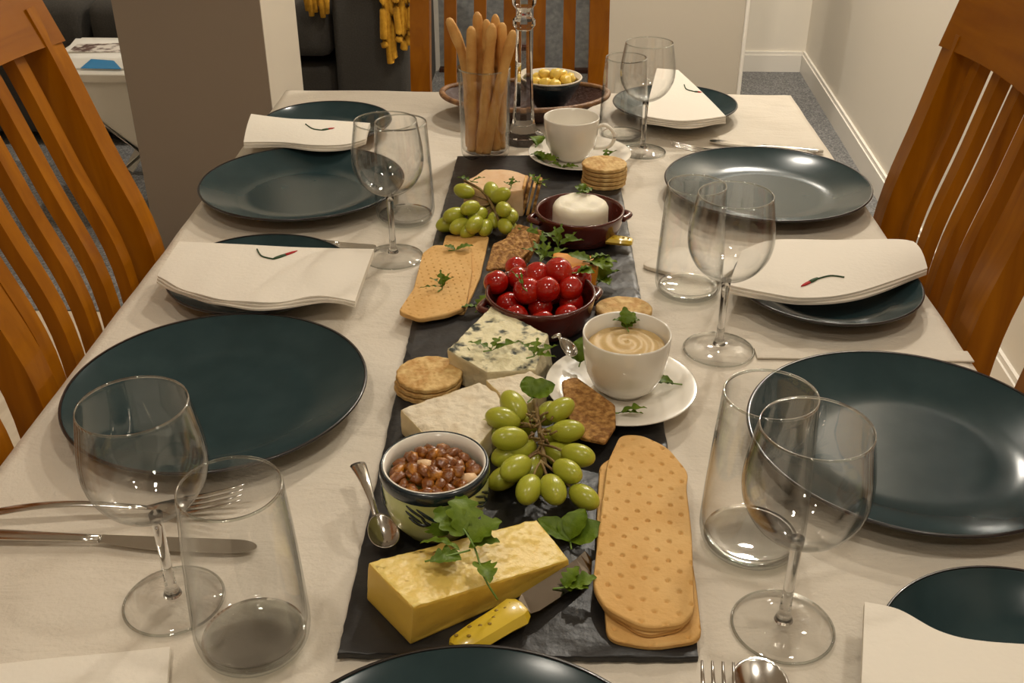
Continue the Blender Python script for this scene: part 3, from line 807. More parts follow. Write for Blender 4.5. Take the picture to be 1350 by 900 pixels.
block('hard_cheese', Tq, Bq, 'cheddar', 'yellow block of hard cheese at the front of the slate, topped with a green sprig', 'cheese', crumb=.0016, side='cheddar_side')
# brie
zb = ZS+.026
Tq = [at(527, 539, zb), at(560, 572, zb), at(632, 585, zb), at(668, 540, zb), at(655, 517, zb), at(632, 503, zb)]
Bq = [Vector((p.x, p.y, ZS)) for p in Tq]
block('brie_wedge', Tq, Bq, 'brie', 'white wedge of brie behind the green pot', 'cheese', noise=.0009, crumb=.0022, side='brie_paste')
Tq = [at(657, 516, zb), at(671, 538, zb), at(700, 530, zb), at(722, 500, zb), at(700, 489, zb), at(640, 500, zb)]
Bq = [Vector((p.x, p.y, ZS)) for p in Tq]
block('brie_wedge', Tq, Bq, 'brie', 'white wedge of brie behind the grapes, touching the blue cheese', 'cheese', noise=.0009, crumb=.0022, side='brie_paste')
# blue cheese
zb2 = ZS+.032
Tq = [at(648, 402, zb2), at(590, 461, zb2), at(642, 490, zb2-.004), at(706, 487, zb2-.006), at(722, 440, zb2)]
Bq = [Vector((p.x, p.y, ZS)) for p in Tq]; Bq[0] = Bq[0] + Vector((.0, -.030, 0)); Bq[4] += Vector((.006, -.006, 0))
M['blue_side'] = mat('blue_cheese_rind', srgb(222, 210, 176), .6, bump=(90, .9), noise=(50, srgb(196, 184, 148), .4, .8))
block('blue_cheese', Tq, Bq, 'blue', 'wedge of blue veined cheese in front of the tomato dish', 'cheese', noise=.0012, crumb=.002, side='blue_side')

# knives with cheese-patterned handle
def cheese_knife(hb, hf_, tip, zh, label, wide=.0095):
    """hb handle end, hf_ bolster, tip blade end"""
    a = Vector(hb); b = Vector(hf_); c = Vector(tip); t = empty('cheese_knife', a, label, 'knife')
    d = (b-a); L = d.length; dn = d.normalized(); side = Vector((-dn.y, dn.x, 0))
    prof = [(0, .6), (.06, .9), (.3, 1), (.7, 1.05), (.9, 1.15), (1, .8)]
    h = MB().tube([d*k for k, w in prof], [wide*w for k, w in prof], 8, .62, square=False)
    hd = h.build('handle', M['yhandle'], t, sharp=35)
    sp_ = MB()
    for k in range(9):
        q = .08+.1*k; off = random.uniform(-.5, .5)
        sp_.ellipsoid(d*q + side*off*wide*1.0 + Vector((0, 0, wide*.62*sqrt(max(0, 1-off*off))-.0002)), (.0016, .0012, .0006), n=8, m=6)
    sp_.build('cheese_spots', M['yspot'], hd)
    MB().tube([d*.98, d*1.04], [.003, .003], 10, .8).build('bolster', M['steel'], t)
    e = (c-b); bl = MB(); n_ = 12; vs = []; fs = []
    s2 = Vector((-e.normalized().y, e.normalized().x, 0))
    for k in range(n_+1):
        q = k/n_; up = .0075; lo = -.0095
        if q > .8: lo *= 1-(q-.8)/.2*1.3; up *= 1+(q-.8)*1.6
        if q < .08: up *= .6; lo *= .8
        p = d*1.02 + e*q
        for w, z in ((up, .0042), (up, .0026), (lo, -.0001), (lo, .0001)): vs.append(p + s2*w + Vector((0, 0, z)))
    for k in range(n_):
        for i in range(4):
            j = (i+1) % 4; fs.append((k*4+i, k*4+j, (k+1)*4+j, (k+1)*4+i))
    fs += [(0, 1, 2, 3), (n_*4+3, n_*4+2, n_*4+1, n_*4)]
    bl.add(vs, fs).build('blade', M['dull_steel'], t, smooth=False)
cheese_knife(at(600, 856, ZS+.008), at(688, 802, ZS+.009), at(783, 741, ZS+.004), 0, 'small knife with yellow cheese-patterned handle in front of the yellow cheese', .0115)
cheese_knife(at(834, 319, ZS+.010), at(768, 311, ZS+.010), at(716, 308, ZS+.003), 0, 'small knife with yellow handle in front of the soft cheese dish', .0085)

# green pot with nuts
pt = empty('nut_pot', (-.0785, .6287, ZS), 'pale green glazed pot with navy rim and black leaf pattern, full of nuts', 'pot')
po = [(.0001, 0), (.022, 0), (.029, .004), (.0365, .016), (.0400, .031), (.0400, .045), (.0392, .052)]
pi_ = [(.0386, .056), (.0386, .045), (.0382, .03), (.032, .012), (.015, .008), (.0001, .007)]
MB().lathe(po + [(.0388, .054), (.0375, .056)] + pi_, 72).build('body', M['green_pot'], pt)
MB().lathe([(.0405, .0475), (.0415, .051), (.0412, .056), (.0400, .0582), (.0384, .0578), (.0380, .054), (.0395, .048), (.0405, .0475)], 72).build('rim', M['navy'], pt)
MB().lathe([(.0384, .0580), (.0372, .0580), (.0358, .050), (.0354, .03), (.0364, .03), (.0384, .0580)], 72).build('inner_glaze', M['porcelain'], pt)
def potp(a, z):
    k = 0
    r = None
    for (r0, z0), (r1, z1) in zip(po, po[1:]):
        if z0 <= z <= z1 and z1 > z0: r = r0 + (r1-r0)*(z-z0)/(z1-z0)
    r = (r or .04) + .0003
    return Vector((r*cos(a), r*sin(a), z))
for base in (-1.72, -.35, 1.2, 2.6, -2.9):
    dec = MB()
    for (a0, z0, a1, z1) in ((-.30, .045, .05, .036), (-.32, .040, .0, .032), (-.26, .035, .03, .028), (-.1, .044, .2, .036), (-.08, .031, .18, .029), (.0, .04, .28, .033), (.05, .034, .25, .027), (-.02, .038, .14, .028)):
        P = [potp(base + a0+(a1-a0)*q, z0+(z1-z0)*q) for q in [i/6 for i in range(7)]]
        dec.tube(P, [.0004, .0009, .0011, .0011, .0010, .0008, .0003], 6)
    dec.build('leaf_pattern', M['navy'], pt)
nutp = None
def nut_mesh(): 
    b = MB().ellipsoid((0, 0, 0), (.0070, .0050, .0042), n=9, m=6, jit=.2); return b
nm = [nut_mesh() for _ in range(4)]
base_n = [b.build('candied_nut', M['nut']) for b in nm]
base_p = nm[0].build('pale_nut', M['nut_pale'])
cnt = 0; placed = []
def nutpos(n_target):
    out = []
    for ring, (rr, num) in enumerate(((.0, 1), (.0095, 6), (.0185, 12), (.0275, 18))):
        for i in range(num):
            a = 2*pi*i/max(1, num) + ring*.7
            out.append((rr*cos(a)+random.uniform(-.0008, .0008), rr*sin(a)+random.uniform(-.0008, .0008), .048+.004*(1-(rr/.03)**2)+random.uniform(-.0012, .0012)))
    for i in range(14):
        a = 2*pi*i/14; rr = random.uniform(.006, .021)
        out.append((rr*cos(a), rr*sin(a), .0550+random.uniform(-.001, .001)))
    return out
for i, (x, y, z) in enumerate(nutpos(50)):
    pale = i in (30, 44)
    src = base_p if pale else base_n[i % 4]
    o = src if (i < 4 and not pale) else src.copy()
    if not (i < 4 and not pale): 
        if o.name not in COL.objects: COL.objects.link(o)
    o.location = (pt.location.x+x, pt.location.y+y, ZS+z); o.rotation_euler = (random.uniform(-.7, .7), random.uniform(-.7, .7), random.uniform(0, 6))
    setp(o, 'pale bare nut among the glazed ones in the green pot' if pale else 'glossy brown candied nut heaped in the green pot', 'nut', 'pale nuts in the green pot' if pale else 'candied nuts in the green pot')
bpy.data.objects.remove(base_p)

# terracotta dishes
def terracotta(loc, r, h, label, lug=None, rz=0):
    t = empty('terracotta_dish', loc, label, 'dish', 'terracotta dishes', rz)
    MB().lathe([(.0001, 0), (r*.78, 0), (r*.86, .003), (r*.95, h*.4), (r*1.0, h*.8), (r*1.02, h*.95), (r*1.01, h), (r*.97, h), (r*.95, h*.9), (r*.92, h*.4), (r*.84, .006), (r*.5, .005), (.0001, .005)], 72).build('bowl', M['terracotta'], t)
    if lug:
        for s in (0, pi):
            P = [Vector((r*.99*cos(s+a), r*.99*sin(s+a), h*.72)) * 1 for a in (-.28, .28)]
            mid = Vector((r*1.16*cos(s), r*1.16*sin(s), h*.72))
            MB().tube(catmull([P[0], mid, P[1]], 8), .0045, 8, .8).build('lug_handle', M['terracotta'], t)
    return t
terracotta((-.002, .9525, ZS), .0555, .037, 'dark red terracotta dish filled with cherry tomatoes', True, .35)
terracotta((.0433, 1.172, ZS), .0525, .036, 'dark red terracotta dish holding the round white cheese', True, .15)
# tomatoes
tb = MB().ellipsoid((0, 0, 0), (.0128, .0128, .0128), n=24, m=16)
for v in tb.v:
    if v.z > 0 and (v.x*v.x+v.y*v.y) < .00003: v.z -= .0012*(1-(v.x*v.x+v.y*v.y)/.00003)
tproto = None
tl = ['leftmost, against the dish wall', 'second in the back row', 'big bright one in the back middle', 'at the back right under the leaf', 'at the front left', 'in the front middle', 'in the middle of the heap', 'at the front right', 'at the far right of the dish', 'hidden at the rear left']
pos = [(654, 372, .791, 1), (684, 366, .792, .95), (708, 362, .799, 1.05), (736, 357, .804, 1.12), (695, 383, .794, 1.1), (721, 381, .797, 1.05), (700, 372, .793, .8), (752, 380, .792, 1), (764, 366, .790, 1.0), (680, 352, .787, .9)]
for (u, v, z, s), l in zip(pos, tl):
    if tproto is None: tproto = tb.build('cherry_tomato', M['tomato']); o = tproto; fill = []
    else: o = tproto.copy(); COL.objects.link(o)
    o.location = at(u, v, z); o.scale = (s, s*1.05, s); o.rotation_euler = (random.uniform(-.6, .6), random.uniform(-.6, .6), random.uniform(0, 6))
    setp(o, 'shiny red cherry tomato, ' + l, 'tomato', 'cherry tomatoes')
for k in range(8):
    o = tproto.copy(); COL.objects.link(o); a = k*2*pi/7+.3; rr = .0335 if k < 7 else 0
    o.location = (-.002+rr*cos(a), .9525+rr*sin(a), ZS+.0185); o.scale = (1, 1, 1)
    setp(o, 'red cherry tomato in the bottom layer of the dish, mostly covered', 'tomato', 'covered cherry tomatoes')
# round white cheese
cc = at(766, 262, ZS+.045)
b = slab([(.0335*cos(a), .0335*sin(a)) for a in [i*2*pi/90 for i in range(90)]], 0, .038, 14, 90, hf=lambda x, y: .0012*sin(x*200)*sin(y*160)+.001, edge=.006, inset0=0)
setp(b.build('camembert', M['soft'], None, loc=(.0440, 1.172, ZS+.0062), sharp=60), 'round white soft cheese sitting in the terracotta dish, a leaf on top', 'cheese')

# cups and saucers
def cup(loc, r, h, hang, label, fill=None):
    t = empty('cup', loc, label, 'cup', None, 0)
    po_ = [(.0001, 0), (r*.52, 0), (r*.56, .003), (r*.74, h*.14), (r*.90, h*.38), (r*.97, h*.68), (r, h*.97), (r*.985, h), (r*.955, h*.985), (r*.93, h*.68), (r*.86, h*.4), (r*.68, h*.18), (r*.4, h*.1), (.0001, h*.1)]
    MB().lathe(po_, 72).build('body', M['porcelain'], t)
    d = Vector((cos(hang), sin(hang), 0))
    P = [d*r*.93+Vector((0, 0, h*.80)), d*r*1.25+Vector((0, 0, h*.86)), d*r*1.58+Vector((0, 0, h*.66)), d*r*1.42+Vector((0, 0, h*.38)), d*r*.86+Vector((0, 0, h*.30))]
    MB().tube(catmull(P, 7), .0034, 10, .8, up=(0.01, 0, 1)).build('handle', M['porcelain'], t)
    return t
def saucer(loc, r, label):
    k = r/.07
    return setp(MB().lathe([(.0001, .0), (.035*k, 0), (.038*k, .002), (.055*k, .0065), (.0695*k, .0118), (.070*k, .0128), (.069*k, .0133), (.054*k, .0085), (.034*k, .0042), (.024*k, .0036), (.0001, .0036)], 80).build('saucer', M['porcelain'], None, loc=loc), label, 'saucer')
saucer((.0735, .8161, ZS), .0695, 'white saucer under the cup of hummus, green leaves scattered on it')
cup((.0765, .8205, ZS+.0040), .0400, .060, 1.35, 'white porcelain cup filled with hummus, near the middle of the slate')
hm = slab([(.036*cos(a), .036*sin(a)) for a in [i*2*pi/80 for i in range(80)]], 0, .004, 16, 80, hf=lambda x, y: .005*(1-(x*x+y*y)/.0013)+.0012*sin(sqrt((x*1.2)**2+(y*1.0)**2)*500+math.atan2(y, x)), edge=.001)
setp(hm.build('hummus', M['hummus'], None, loc=(.0765, .8205, ZS+.0450), sharp=70), 'swirled beige hummus filling the front white cup', 'dip')
saucer((.050, 1.440, ZS), .074, 'white saucer under the empty-looking cup at the back of the slate')
cup((.0370, 1.436, ZS+.0042), .0395, .062, -.25, 'white porcelain cup with side handle at the back of the slate')

# bread round behind hummus cup
b = at(822, 412, ZS+.006)
o = slab([(.030*cos(a), .026*sin(a)) for a in [i*2*pi/70 for i in range(70)]], 0, .007, 12, 70, hf=lambda x, y: .001*sin(x*300)*sin(y*240), edge=.0025)
setp(o.build('oat_cracker', M['round_cracker'], None, loc=at(822, 412, ZS+.001) + Vector((0, 0.0, 0.0)), sharp=60), 'pale round cracker lying behind the hummus cup', 'cracker')

# brown seeded cracker leaning on the saucer
def leaning(P, zlist, th, m, label, name='seeded_cracker', group=None):
    pts = [at(u, v, z) for (u, v), z in zip(P, zlist)]
    n = (pts[1]-pts[0]).cross(pts[2]-pts[0]).normalized()
    if n.z < 0: n = -n
    c = sum(pts, Vector((0, 0, 0)))/len(pts)
    ex = (pts[1]-pts[0]).normalized(); ey = n.cross(ex)
    pol = [((p-c).dot(ex), (p-c).dot(ey)) for p in pts]
    b = slab(round_poly(pol, .003), -th, 0, 26, 110, hf=lambda x, y: .0006*sin(x*520+3*sin(y*310))*sin(y*470), edge=.0012)
    R = Matrix((ex, ey, n)).transposed()
    b.v = [R @ v for v in b.v]
    return setp(b.build(name, M[m], None, loc=c, sharp=60), label, 'cracker', group)
leaning([(741, 492), (760, 487), (812, 524), (812, 560), (797, 594), (764, 590), (746, 545)], [.786, .786, .784, .776, .766, .764, .775], .004, 'wheat', 'brown seeded wheat cracker leaning against the hummus saucer')

# far cheese with upright crackers
zt = ZS+.036
Tq = [at(610, 242, zt), at(642, 255, zt), at(690, 250, zt), at(697, 232, zt), at(672, 224, zt), at(640, 223, zt)]
Bq = [Vector((p.x, p.y, ZS)) for p in Tq]
block('pink_cheese', Tq, Bq, 'pink_cheese', 'pinkish block of cheese behind the far bunch of grapes', 'cheese', noise=.0009)
for k in range(4):
    # square wafers standing on edge beside the far cheese
    w = .0036; b = slab(round_poly([(-.021, 0), (.021, 0), (.021, .040), (-.021, .040)], .003), 0, w, 8, 70, edge=.0008)
    R = Matrix.Rotation(radians(90), 4, 'X'); R2 = Matrix.Rotation(radians(86), 4, 'Z')
    b.v = [R2 @ (R @ v) for v in b.v]
    x0_ = at(694, 268, .78).x + k*.0062; b.v = [Matrix.Rotation(radians(12), 4, 'Y') @ v for v in b.v]
    setp(b.build('square_wafer', M['wheat' if k % 2 else 'cracker_edge'], None, loc=(x0_-.012, at(694, 290, ZS).y-.002*k+.035, ZS+.001), sharp=40),
         'thin square wafer standing on edge, %s from the far cheese' % ['first', 'second', 'third', 'fourth'][k], 'cracker', 'wafers standing beside the far cheese')
# leaning brown crackers behind the tomato dish
for k in range(3):
    du = k*12
    leaning([(640+du, 356-k), (650+du, 322-k*3), (694+du*.6, 303-k*2), (702+du*.6, 322), (676+du*.6, 352)], [ZS+.020-.001*k, ZS+.030, ZS+.036, ZS+.034, ZS+.022], .0035, 'wheat',
            'brown wheat cracker propped behind the tomato dish, %s of three' % ['front', 'middle', 'rear'][k], 'wheat_cracker', 'wheat crackers behind the tomatoes') if k == 0 else None
for k in range(1, 4):
    b = slab(round_poly([(-.019, -.022), (.019, -.022), (.019, .022), (-.019, .022)], .004), 0, .0035, 12, 70, hf=lambda x, y: .0005*sin(x*500)*sin(y*480), edge=.001)
    R = Matrix.Rotation(radians(38), 4, 'X'); R = Matrix.Rotation(radians(-32), 4, 'Z') @ R
    b.v = [R @ v for v in b.v]
    p = at(668, 345, ZS+.016)
    setp(b.build('wheat_cracker', M['wheat'], None, loc=(p.x+.005+.004*k, p.y+.012*k+.012, ZS+.016), sharp=50), 'brown wheat cracker propped in the row behind the tomato dish, %s' % ['', 'second', 'third', 'rearmost'][k], 'cracker', 'wheat crackers behind the tomatoes')
# orange cheese stick
Tq = [at(727, 349, ZS+.030), at(786, 356, ZS+.030), at(790, 338, ZS+.030), at(730, 332, ZS+.030)]
Bq = [Vector((p.x, p.y, ZS)) for p in Tq]
block('orange_cheese', Tq, Bq, 'orange_cheese', 'orange stick of cheese behind the tomato dish', 'cheese', noise=.0006)

# ------------------------------------------------------------ grapes
def grapes(c, pts, stems, label, r=.0098):
    t = empty('grape_bunch', c, label, 'grapes', 'bunches of green grapes')
    c = Vector(c)
    proto = MB().ellipsoid((0, 0, 0), (1, 1, 1), n=24, m=16).build('grape', M['grape'], t)
    first = True
    for (p, d, s) in pts:
        o = proto if first else proto.copy()
        if not first: COL.objects.link(o)
        first = False
        o.parent = t; o.location = Vector(p)-c
        o.rotation_mode = 'QUATERNION'; o.rotation_quaternion = Vector(d).to_track_quat('Z', 'Y')
        o.scale = (r*s*.95, r*s*.95, r*s*1.46)
    b = MB()
    for P, rr in stems: b.tube([Vector(q)-c for q in catmull(P, 4)] if len(P) > 2 else [Vector(q)-c for q in P], rr, 7)
    b.build('stem', M['stemg'], t)
hub = at(712, 570, ZS+.026)
G = []; ST = [([at(705, 528, ZS+.032), hub, at(718, 612, ZS+.022)], .0022)]
spec = [(677, 535, .036), (663, 552, .032), (672, 578, .032), (650, 566, .018), (680, 617, .026), (672, 600, .016), (697, 645, .022), (729, 645, .022), (748, 621, .026), (762, 600, .026), (770, 655, .016),
        (738, 540, .034), (748, 568, .030), (684, 592, .020), (722, 545, .022), (700, 620, .012), (740, 600, .012), (664, 630, .011), (690, 560, .014), (735, 575, .016)]
for (u, v, h) in spec:
    p = at(u, v, ZS+h); hb = hub + Vector((0, (p.y-hub.y)*.55, -.004)); d = (p-hb)
    d.z *= .5
    G.append((p, d.normalized(), random.uniform(.96, 1.1)))
    ST.append(([hb + Vector((random.uniform(-.002, .002), 0, .004)), hb.lerp(p, .35)+Vector((0, 0, .004)), hb.lerp(p, .72)], .0011))
G[0] = (G[0][0], Vector((-.5, .9, .3)), 1.12)
for k in range(26):
    q = hub + Vector((random.uniform(-.010, .010), random.uniform(-.026, .022), random.uniform(.004, .010)))
    ST.append(([q, q + Vector((random.uniform(-.006, .006), random.uniform(-.006, .006), random.uniform(.0, .005)))], .0010))
grapes((hub.x, hub.y, ZS), G, ST, 'large bunch of green grapes at the front, beside the green pot', .0100)
hub = at(652, 268, ZS+.026); G = []; ST = [([at(612, 238, ZS+.040), at(640, 256, ZS+.034), at(662, 300, ZS+.018)], .0018)]
spec = [(612, 252, .034), (620, 274, .032), (599, 284, .022), (606, 298, .014), (626, 296, .018), (660, 258, .038), (648, 252, .036), (664, 276, .034), (672, 284, .026), (666, 298, .018), (640, 300, .012), (590, 295, .010), (630, 284, .020), (652, 290, .016), (618, 303, .010), (672, 300, .010)]
for (u, v, h) in spec:
    p = at(u, v, ZS+h); d = (p-hub); d.z *= .5
    G.append((p, d.normalized(), random.uniform(.95, 1.08)))
    ST.append(([hub, hub.lerp(p, .75)], .0010))
grapes((hub.x, hub.y, ZS), G, ST, 'smaller bunch of green grapes farther back, left of the white cheese', .0098)

# ------------------------------------------------------------ leaves
def leaf_mesh(L, W_, kind, curl=.25, roll=.2):
    n = 26; vs = []; fs = []
    for i in range(n+1):
        t = i/n
        if kind == 'rocket': w = (sin(pi*min(1, t*1.02+.02))**.7)*(.45+.55*t)*(.62+.38*cos(t*6*pi+.5)) if t < .97 else .05
        elif kind == 'parsley': w = sin(pi*t)**.6*(.62+.38*abs(sin(t*3.5*pi)))*(1.15-.35*t) if t < .98 else .04
        else: w = sin(pi*t)**.75
        w = max(w, .02)*W_
        z = curl*L*sin(pi*t*.9); x = t*L
        vs += [(x-.1*w*kindoff(kind), -w, z+roll*w+.0006*sin(t*22)), (x, -w*.5, z+roll*w*.25), (x, 0, z-.0003), (x, w*.5, z+roll*w*.25), (x-.1*w*kindoff(kind), w, z+roll*w-.0006*sin(t*25))]
    for i in range(n):
        for j in range(4): fs.append((i*5+j, i*5+j+1, (i+1)*5+j+1, (i+1)*5+j))
    return vs, fs
def kindoff(k): return 3 if k == 'rocket' else 1
def sprig(p, leaves, label, kind='rocket', stem=None):
    """leaves: (du, dv, dz, heading in degrees on the table, length, width, pitch)"""
    p = Vector(p); t = empty('leaf_sprig', p, label, 'herb garnish', 'green salad leaf sprigs')
    for (off, head, L, W_, pitch) in leaves:
        vs, fs = leaf_mesh(L, W_, kind, random.uniform(.05, .2), random.uniform(.1, .4))
        R = Matrix.Rotation(radians(head), 4, 'Z') @ Matrix.Rotation(radians(-pitch), 4, 'Y') @ Matrix.Rotation(random.uniform(-.3, .3), 4, 'X')
        MB().add([R @ Vector(v) + Vector(off) for v in vs], fs).build('leaf', M['leaf'], t)
    b = MB()
    for P in (stem or [[(0, 0, 0), tuple(Vector(leaves[0][0]))+()]] if stem is None else stem):
        if (Vector(P[-1])-Vector(P[0])).length < .002: P = [(0, 0, .0005), (.008*cos(radians(leaves[0][1]+180)), .008*sin(radians(leaves[0][1]+180)), .0005)]
        b.tube(catmull(P, 4) if len(P) > 2 else P, .0007, 6)
    b.build('stem', M['leafstem'], t)
    return t
zc = ZS+.0385
o_ = at(622, 728, zc)
def rel(u, v, z): return tuple(at(u, v, z)-o_)
sprig(o_, [(rel(612, 705, zc+.003), 140, .030, .013, 12), (rel(612, 704, zc+.003), 100, .032, .014, 18), (rel(622, 715, zc+.003), 35, .026, .012, 15), (rel(618, 722, zc+.001), 5, .022, .010, 8),
           (rel(608, 735, zc), 200, .022, .011, 5), (rel(632, 742, zc), -70, .024, .009, 4), (rel(606, 725, zc), 175, .028, .005, 3), (rel(590, 705, zc-.004), 120, .02, .013, -10)],
      'big leafy green sprig lying across the yellow cheese and green pot', 'parsley', [[rel(606, 690, zc+.006), rel(625, 720, zc+.003), rel(638, 760, zc), rel(656, 790, ZS+.022)], [rel(620, 725, zc+.002), rel(560, 740, zc+.001)]])
def spr(u, v, z, lv, label, kind='rocket'):
    p = at(u, v, z)
    return sprig(p, [((0, 0, .001*i), h, L, W_, pt_) for i, (h, L, W_, pt_) in enumerate(lv)], label, kind)
spr(752, 715, ZS+.002, [(95, .024, .010, 20), (20, .028, .011, 20), (150, .030, .009, 15), (60, .026, .010, 30)], 'green leaves on the bare slate below the grapes, beside the long crackers', 'plain')
spr(744, 775, ZS+.009, [(10, .024, .009, 15), (50, .018, .007, 25), (-20, .018, .006, 10)], 'small green leaf lying over the front knife blade', 'parsley')
spr(583, 381, ZS+.0105, [(60, .020, .007, 35), (100, .022, .006, 40), (150, .018, .005, 20), (200, .026, .002, 4), (20, .016, .006, 30)], 'green rocket sprig on the middle left cracker')
spr(600, 330, ZS+.0105, [(10, .022, .006, 10), (160, .014, .005, 10)], 'small green leaf at the far end of the middle left cracker', 'plain')
spr(648, 462, zb2+.003, [(20, .030, .010, 8), (160, .024, .008, 5), (60, .018, .007, 12)], 'green rocket leaf lying on the blue cheese')
spr(612, 478, ZS+.02, [(85, .018, .006, 30), (70, .014, .005, 50)], 'small dark green leaf between the blue cheese and the round crackers', 'plain')
spr(704, 470, zb2, [(30, .026, .008, 10), (80, .022, .008, 20), (-20, .022, .006, 5), (140, .018, .006, 15)], 'tangle of green rocket at the right end of the blue cheese')
spr(702, 525, ZS+.036, [(60, .020, .012, 30), (110, .020, .010, 35), (20, .022, .011, 20)], 'broad green leaf tucked behind the front grapes', 'plain')
spr(765, 478, ZS+.014, [(80, .026, .010, 40), (120, .020, .008, 30), (40, .020, .009, 35)], 'green leaf between the blue cheese and the hummus cup', 'plain')
spr(632, 408, ZS+.004, [(60, .024, .010, 25), (10, .020, .008, 15), (200, .02, .007, 10)], 'green leaves between the crackers and the blue cheese', 'parsley')
spr(826, 432, ZS+.054, [(100, .020, .008, 50), (55, .016, .007, 35), (170, .014, .006, 15), (10, .013, .006, 15)], 'green leaf standing in the hummus', 'parsley')
spr(888, 506, ZS+.010, [(170, .020, .006, 5), (190, .016, .004, 3)], 'thin green leaf on the right side of the hummus saucer', 'plain')
spr(815, 545, ZS+.009, [(5, .026, .008, 8), (-10, .022, .006, 5)], 'green leaf on the front of the hummus saucer', 'rocket')
spr(790, 372, ZS+.006, [(60, .030, .012, 30), (20, .026, .011, 20), (110, .024, .010, 35), (-60, .02, .01, 5)], 'green leaves right of the tomato dish', 'parsley')
spr(716, 342, ZS+.034, [(70, .026, .009, 25), (20, .03, .009, 15), (120, .026, .008, 25), (170, .026, .007, 15), (-40, .024, .006, 5), (-100, .024, .005, 5), (95, .03, .006, 35)], 'frilly green rocket heaped behind the tomato dish')
spr(736, 326, ZS+.018, [(100, .03, .008, 30), (40, .03, .009, 20), (150, .028, .008, 25), (0, .03, .008, 10), (75, .026, .008, 45)], 'loose green rocket between the tomato dish and the far knife')
spr(700, 322, ZS+.020, [(130, .028, .008, 25), (90, .028, .008, 35), (20, .026, .007, 10), (60, .02, .008, 40)], 'green rocket at the left behind the tomato dish, over the wheat crackers')
spr(690, 380, ZS+.046, [(120, .028, .0025, 15), (100, .022, .002, 30)], 'thin leaf stalk across the left of the tomatoes')
spr(760, 360, ZS+.046, [(10, .018, .006, 15), (-20, .02, .007, 5)], 'pale curled leaf on the tomatoes, at the back right', 'plain')
spr(778, 346, ZS+.031, [(-10, .03, .010, 5), (-30, .028, .010, 2), (-60, .026, .010, 0), (160, .026, .008, 5), (10, .022, .009, 5)], 'green leaves beside the orange cheese stick', 'parsley')
spr(768, 254, ZS+.0465, [(20, .014, .007, 15), (140, .013, .006, 15), (-60, .012, .006, 5), (80, .012, .006, 20)], 'green leaf on top of the round white cheese', 'parsley')
spr(674, 246, ZS+.038, [(80, .016, .006, 30), (150, .012, .005, 15), (10, .012, .005, 15)], 'small green sprig on the far pinkish cheese', 'rocket')
spr(706, 245, ZS+.036, [(70, .022, .006, 20), (-50, .022, .006, 5), (20, .02, .006, 15), (120, .02, .006, 20)], 'curly pale green leaves between the far cheese and the terracotta dish', 'rocket')
spr(622, 240, ZS+.042, [(170, .02, .006, 10), (20, .018, .006, 8)], 'green leaf over the far grapes', 'rocket')
spr(715, 212, ZS+.009, [(120, .022, .009, 15), (60, .02, .008, 10), (-40, .026, .009, 5), (-10, .024, .009, 5), (170, .018, .008, 8)], 'green leaves on the left of the far saucer', 'parsley')
spr(708, 192, ZS+.012, [(70, .022, .010, 20), (130, .02, .009, 20)], 'round green leaf at the back edge of the far saucer', 'plain')
spr(740, 222, ZS+.010, [(0, .024, .007, 5), (160, .02, .006, 5), (-30, .018, .006, 3)], 'green leaf on the front of the far saucer', 'parsley')
spr(798, 210, ZS+.014, [(30, .022, .008, 25), (80, .02, .007, 25)], 'green leaf between the far cup handle and the round crackers', 'rocket')

# ------------------------------------------------------------ spoons, forks, knives
def spoon(base, tip, label, z0=ZT, blen=.046, bw=.015, hw=.0036, z_handle=None, name='teaspoon'):
    a = Vector(base); b = Vector(tip); t = empty(name, (a.x, a.y, z0), label, 'spoon')
    o0 = Vector((a.x, a.y, z0)); d = (b-a); L = d.length; dn = d.normalized(); sd = Vector((-dn.y, dn.x, 0)).normalized()
    hl = L-blen*.85
    pts = []; n_ = 14
    for k in range(n_+1):
        q = k/n_; arc = .010*sin(pi*q)*.6 + .002
        pts.append(a + dn*hl*q + Vector((0, 0, arc)) - o0)
    rd = [hw*(1.55-.95*min(1, k/n_*1.4)) for k in range(n_+1)]
    MB().tube(pts, rd, 10, .38).build('handle', M['steel'], t)
    vs = []; fs = []; m_, k_ = 12, 28; cB = a + dn*(hl+blen*.46) + Vector((0, 0, .0015)) - o0
    for lay, off in ((0, 0), (1, -.0011)):
        for i in range(m_+1):
            r = i/m_
            for j in range(k_):
                an = 2*pi*j/k_; ex = cos(an); ey = sin(an)
                wx = blen*.5*r*ex; wy = bw*r*ey*(1+.12*ex)
                vs.append(cB + dn*wx + sd*wy + Vector((0, 0, .0075*r*r + off)))
    P = (m_+1)*k_
    for i in range(m_):
        for j in range(k_):
            jj = (j+1) % k_
            fs.append((i*k_+j, i*k_+jj, (i+1)*k_+jj, (i+1)*k_+j)); fs.append((P+i*k_+j, P+(i+1)*k_+j, P+(i+1)*k_+jj, P+i*k_+jj))
    for j in range(k_):
        jj = (j+1) % k_; fs.append((m_*k_+j, m_*k_+jj, P+m_*k_+jj, P+m_*k_+j))
    MB().add(vs, fs).build('spoon_bowl', M['steel'], t)
    return t
spoon(at(472, 615, ZS+.018), at(512, 728, ZS+.002), 'shiny steel teaspoon lying beside the green nut pot', ZS, .034, .0115, .0042)
spoon(at(732, 446, ZS+.040), at(756, 476, ZS+.028), 'small steel spoon handle sticking up between the blue cheese and the cup', ZS, .022, .007, .003)
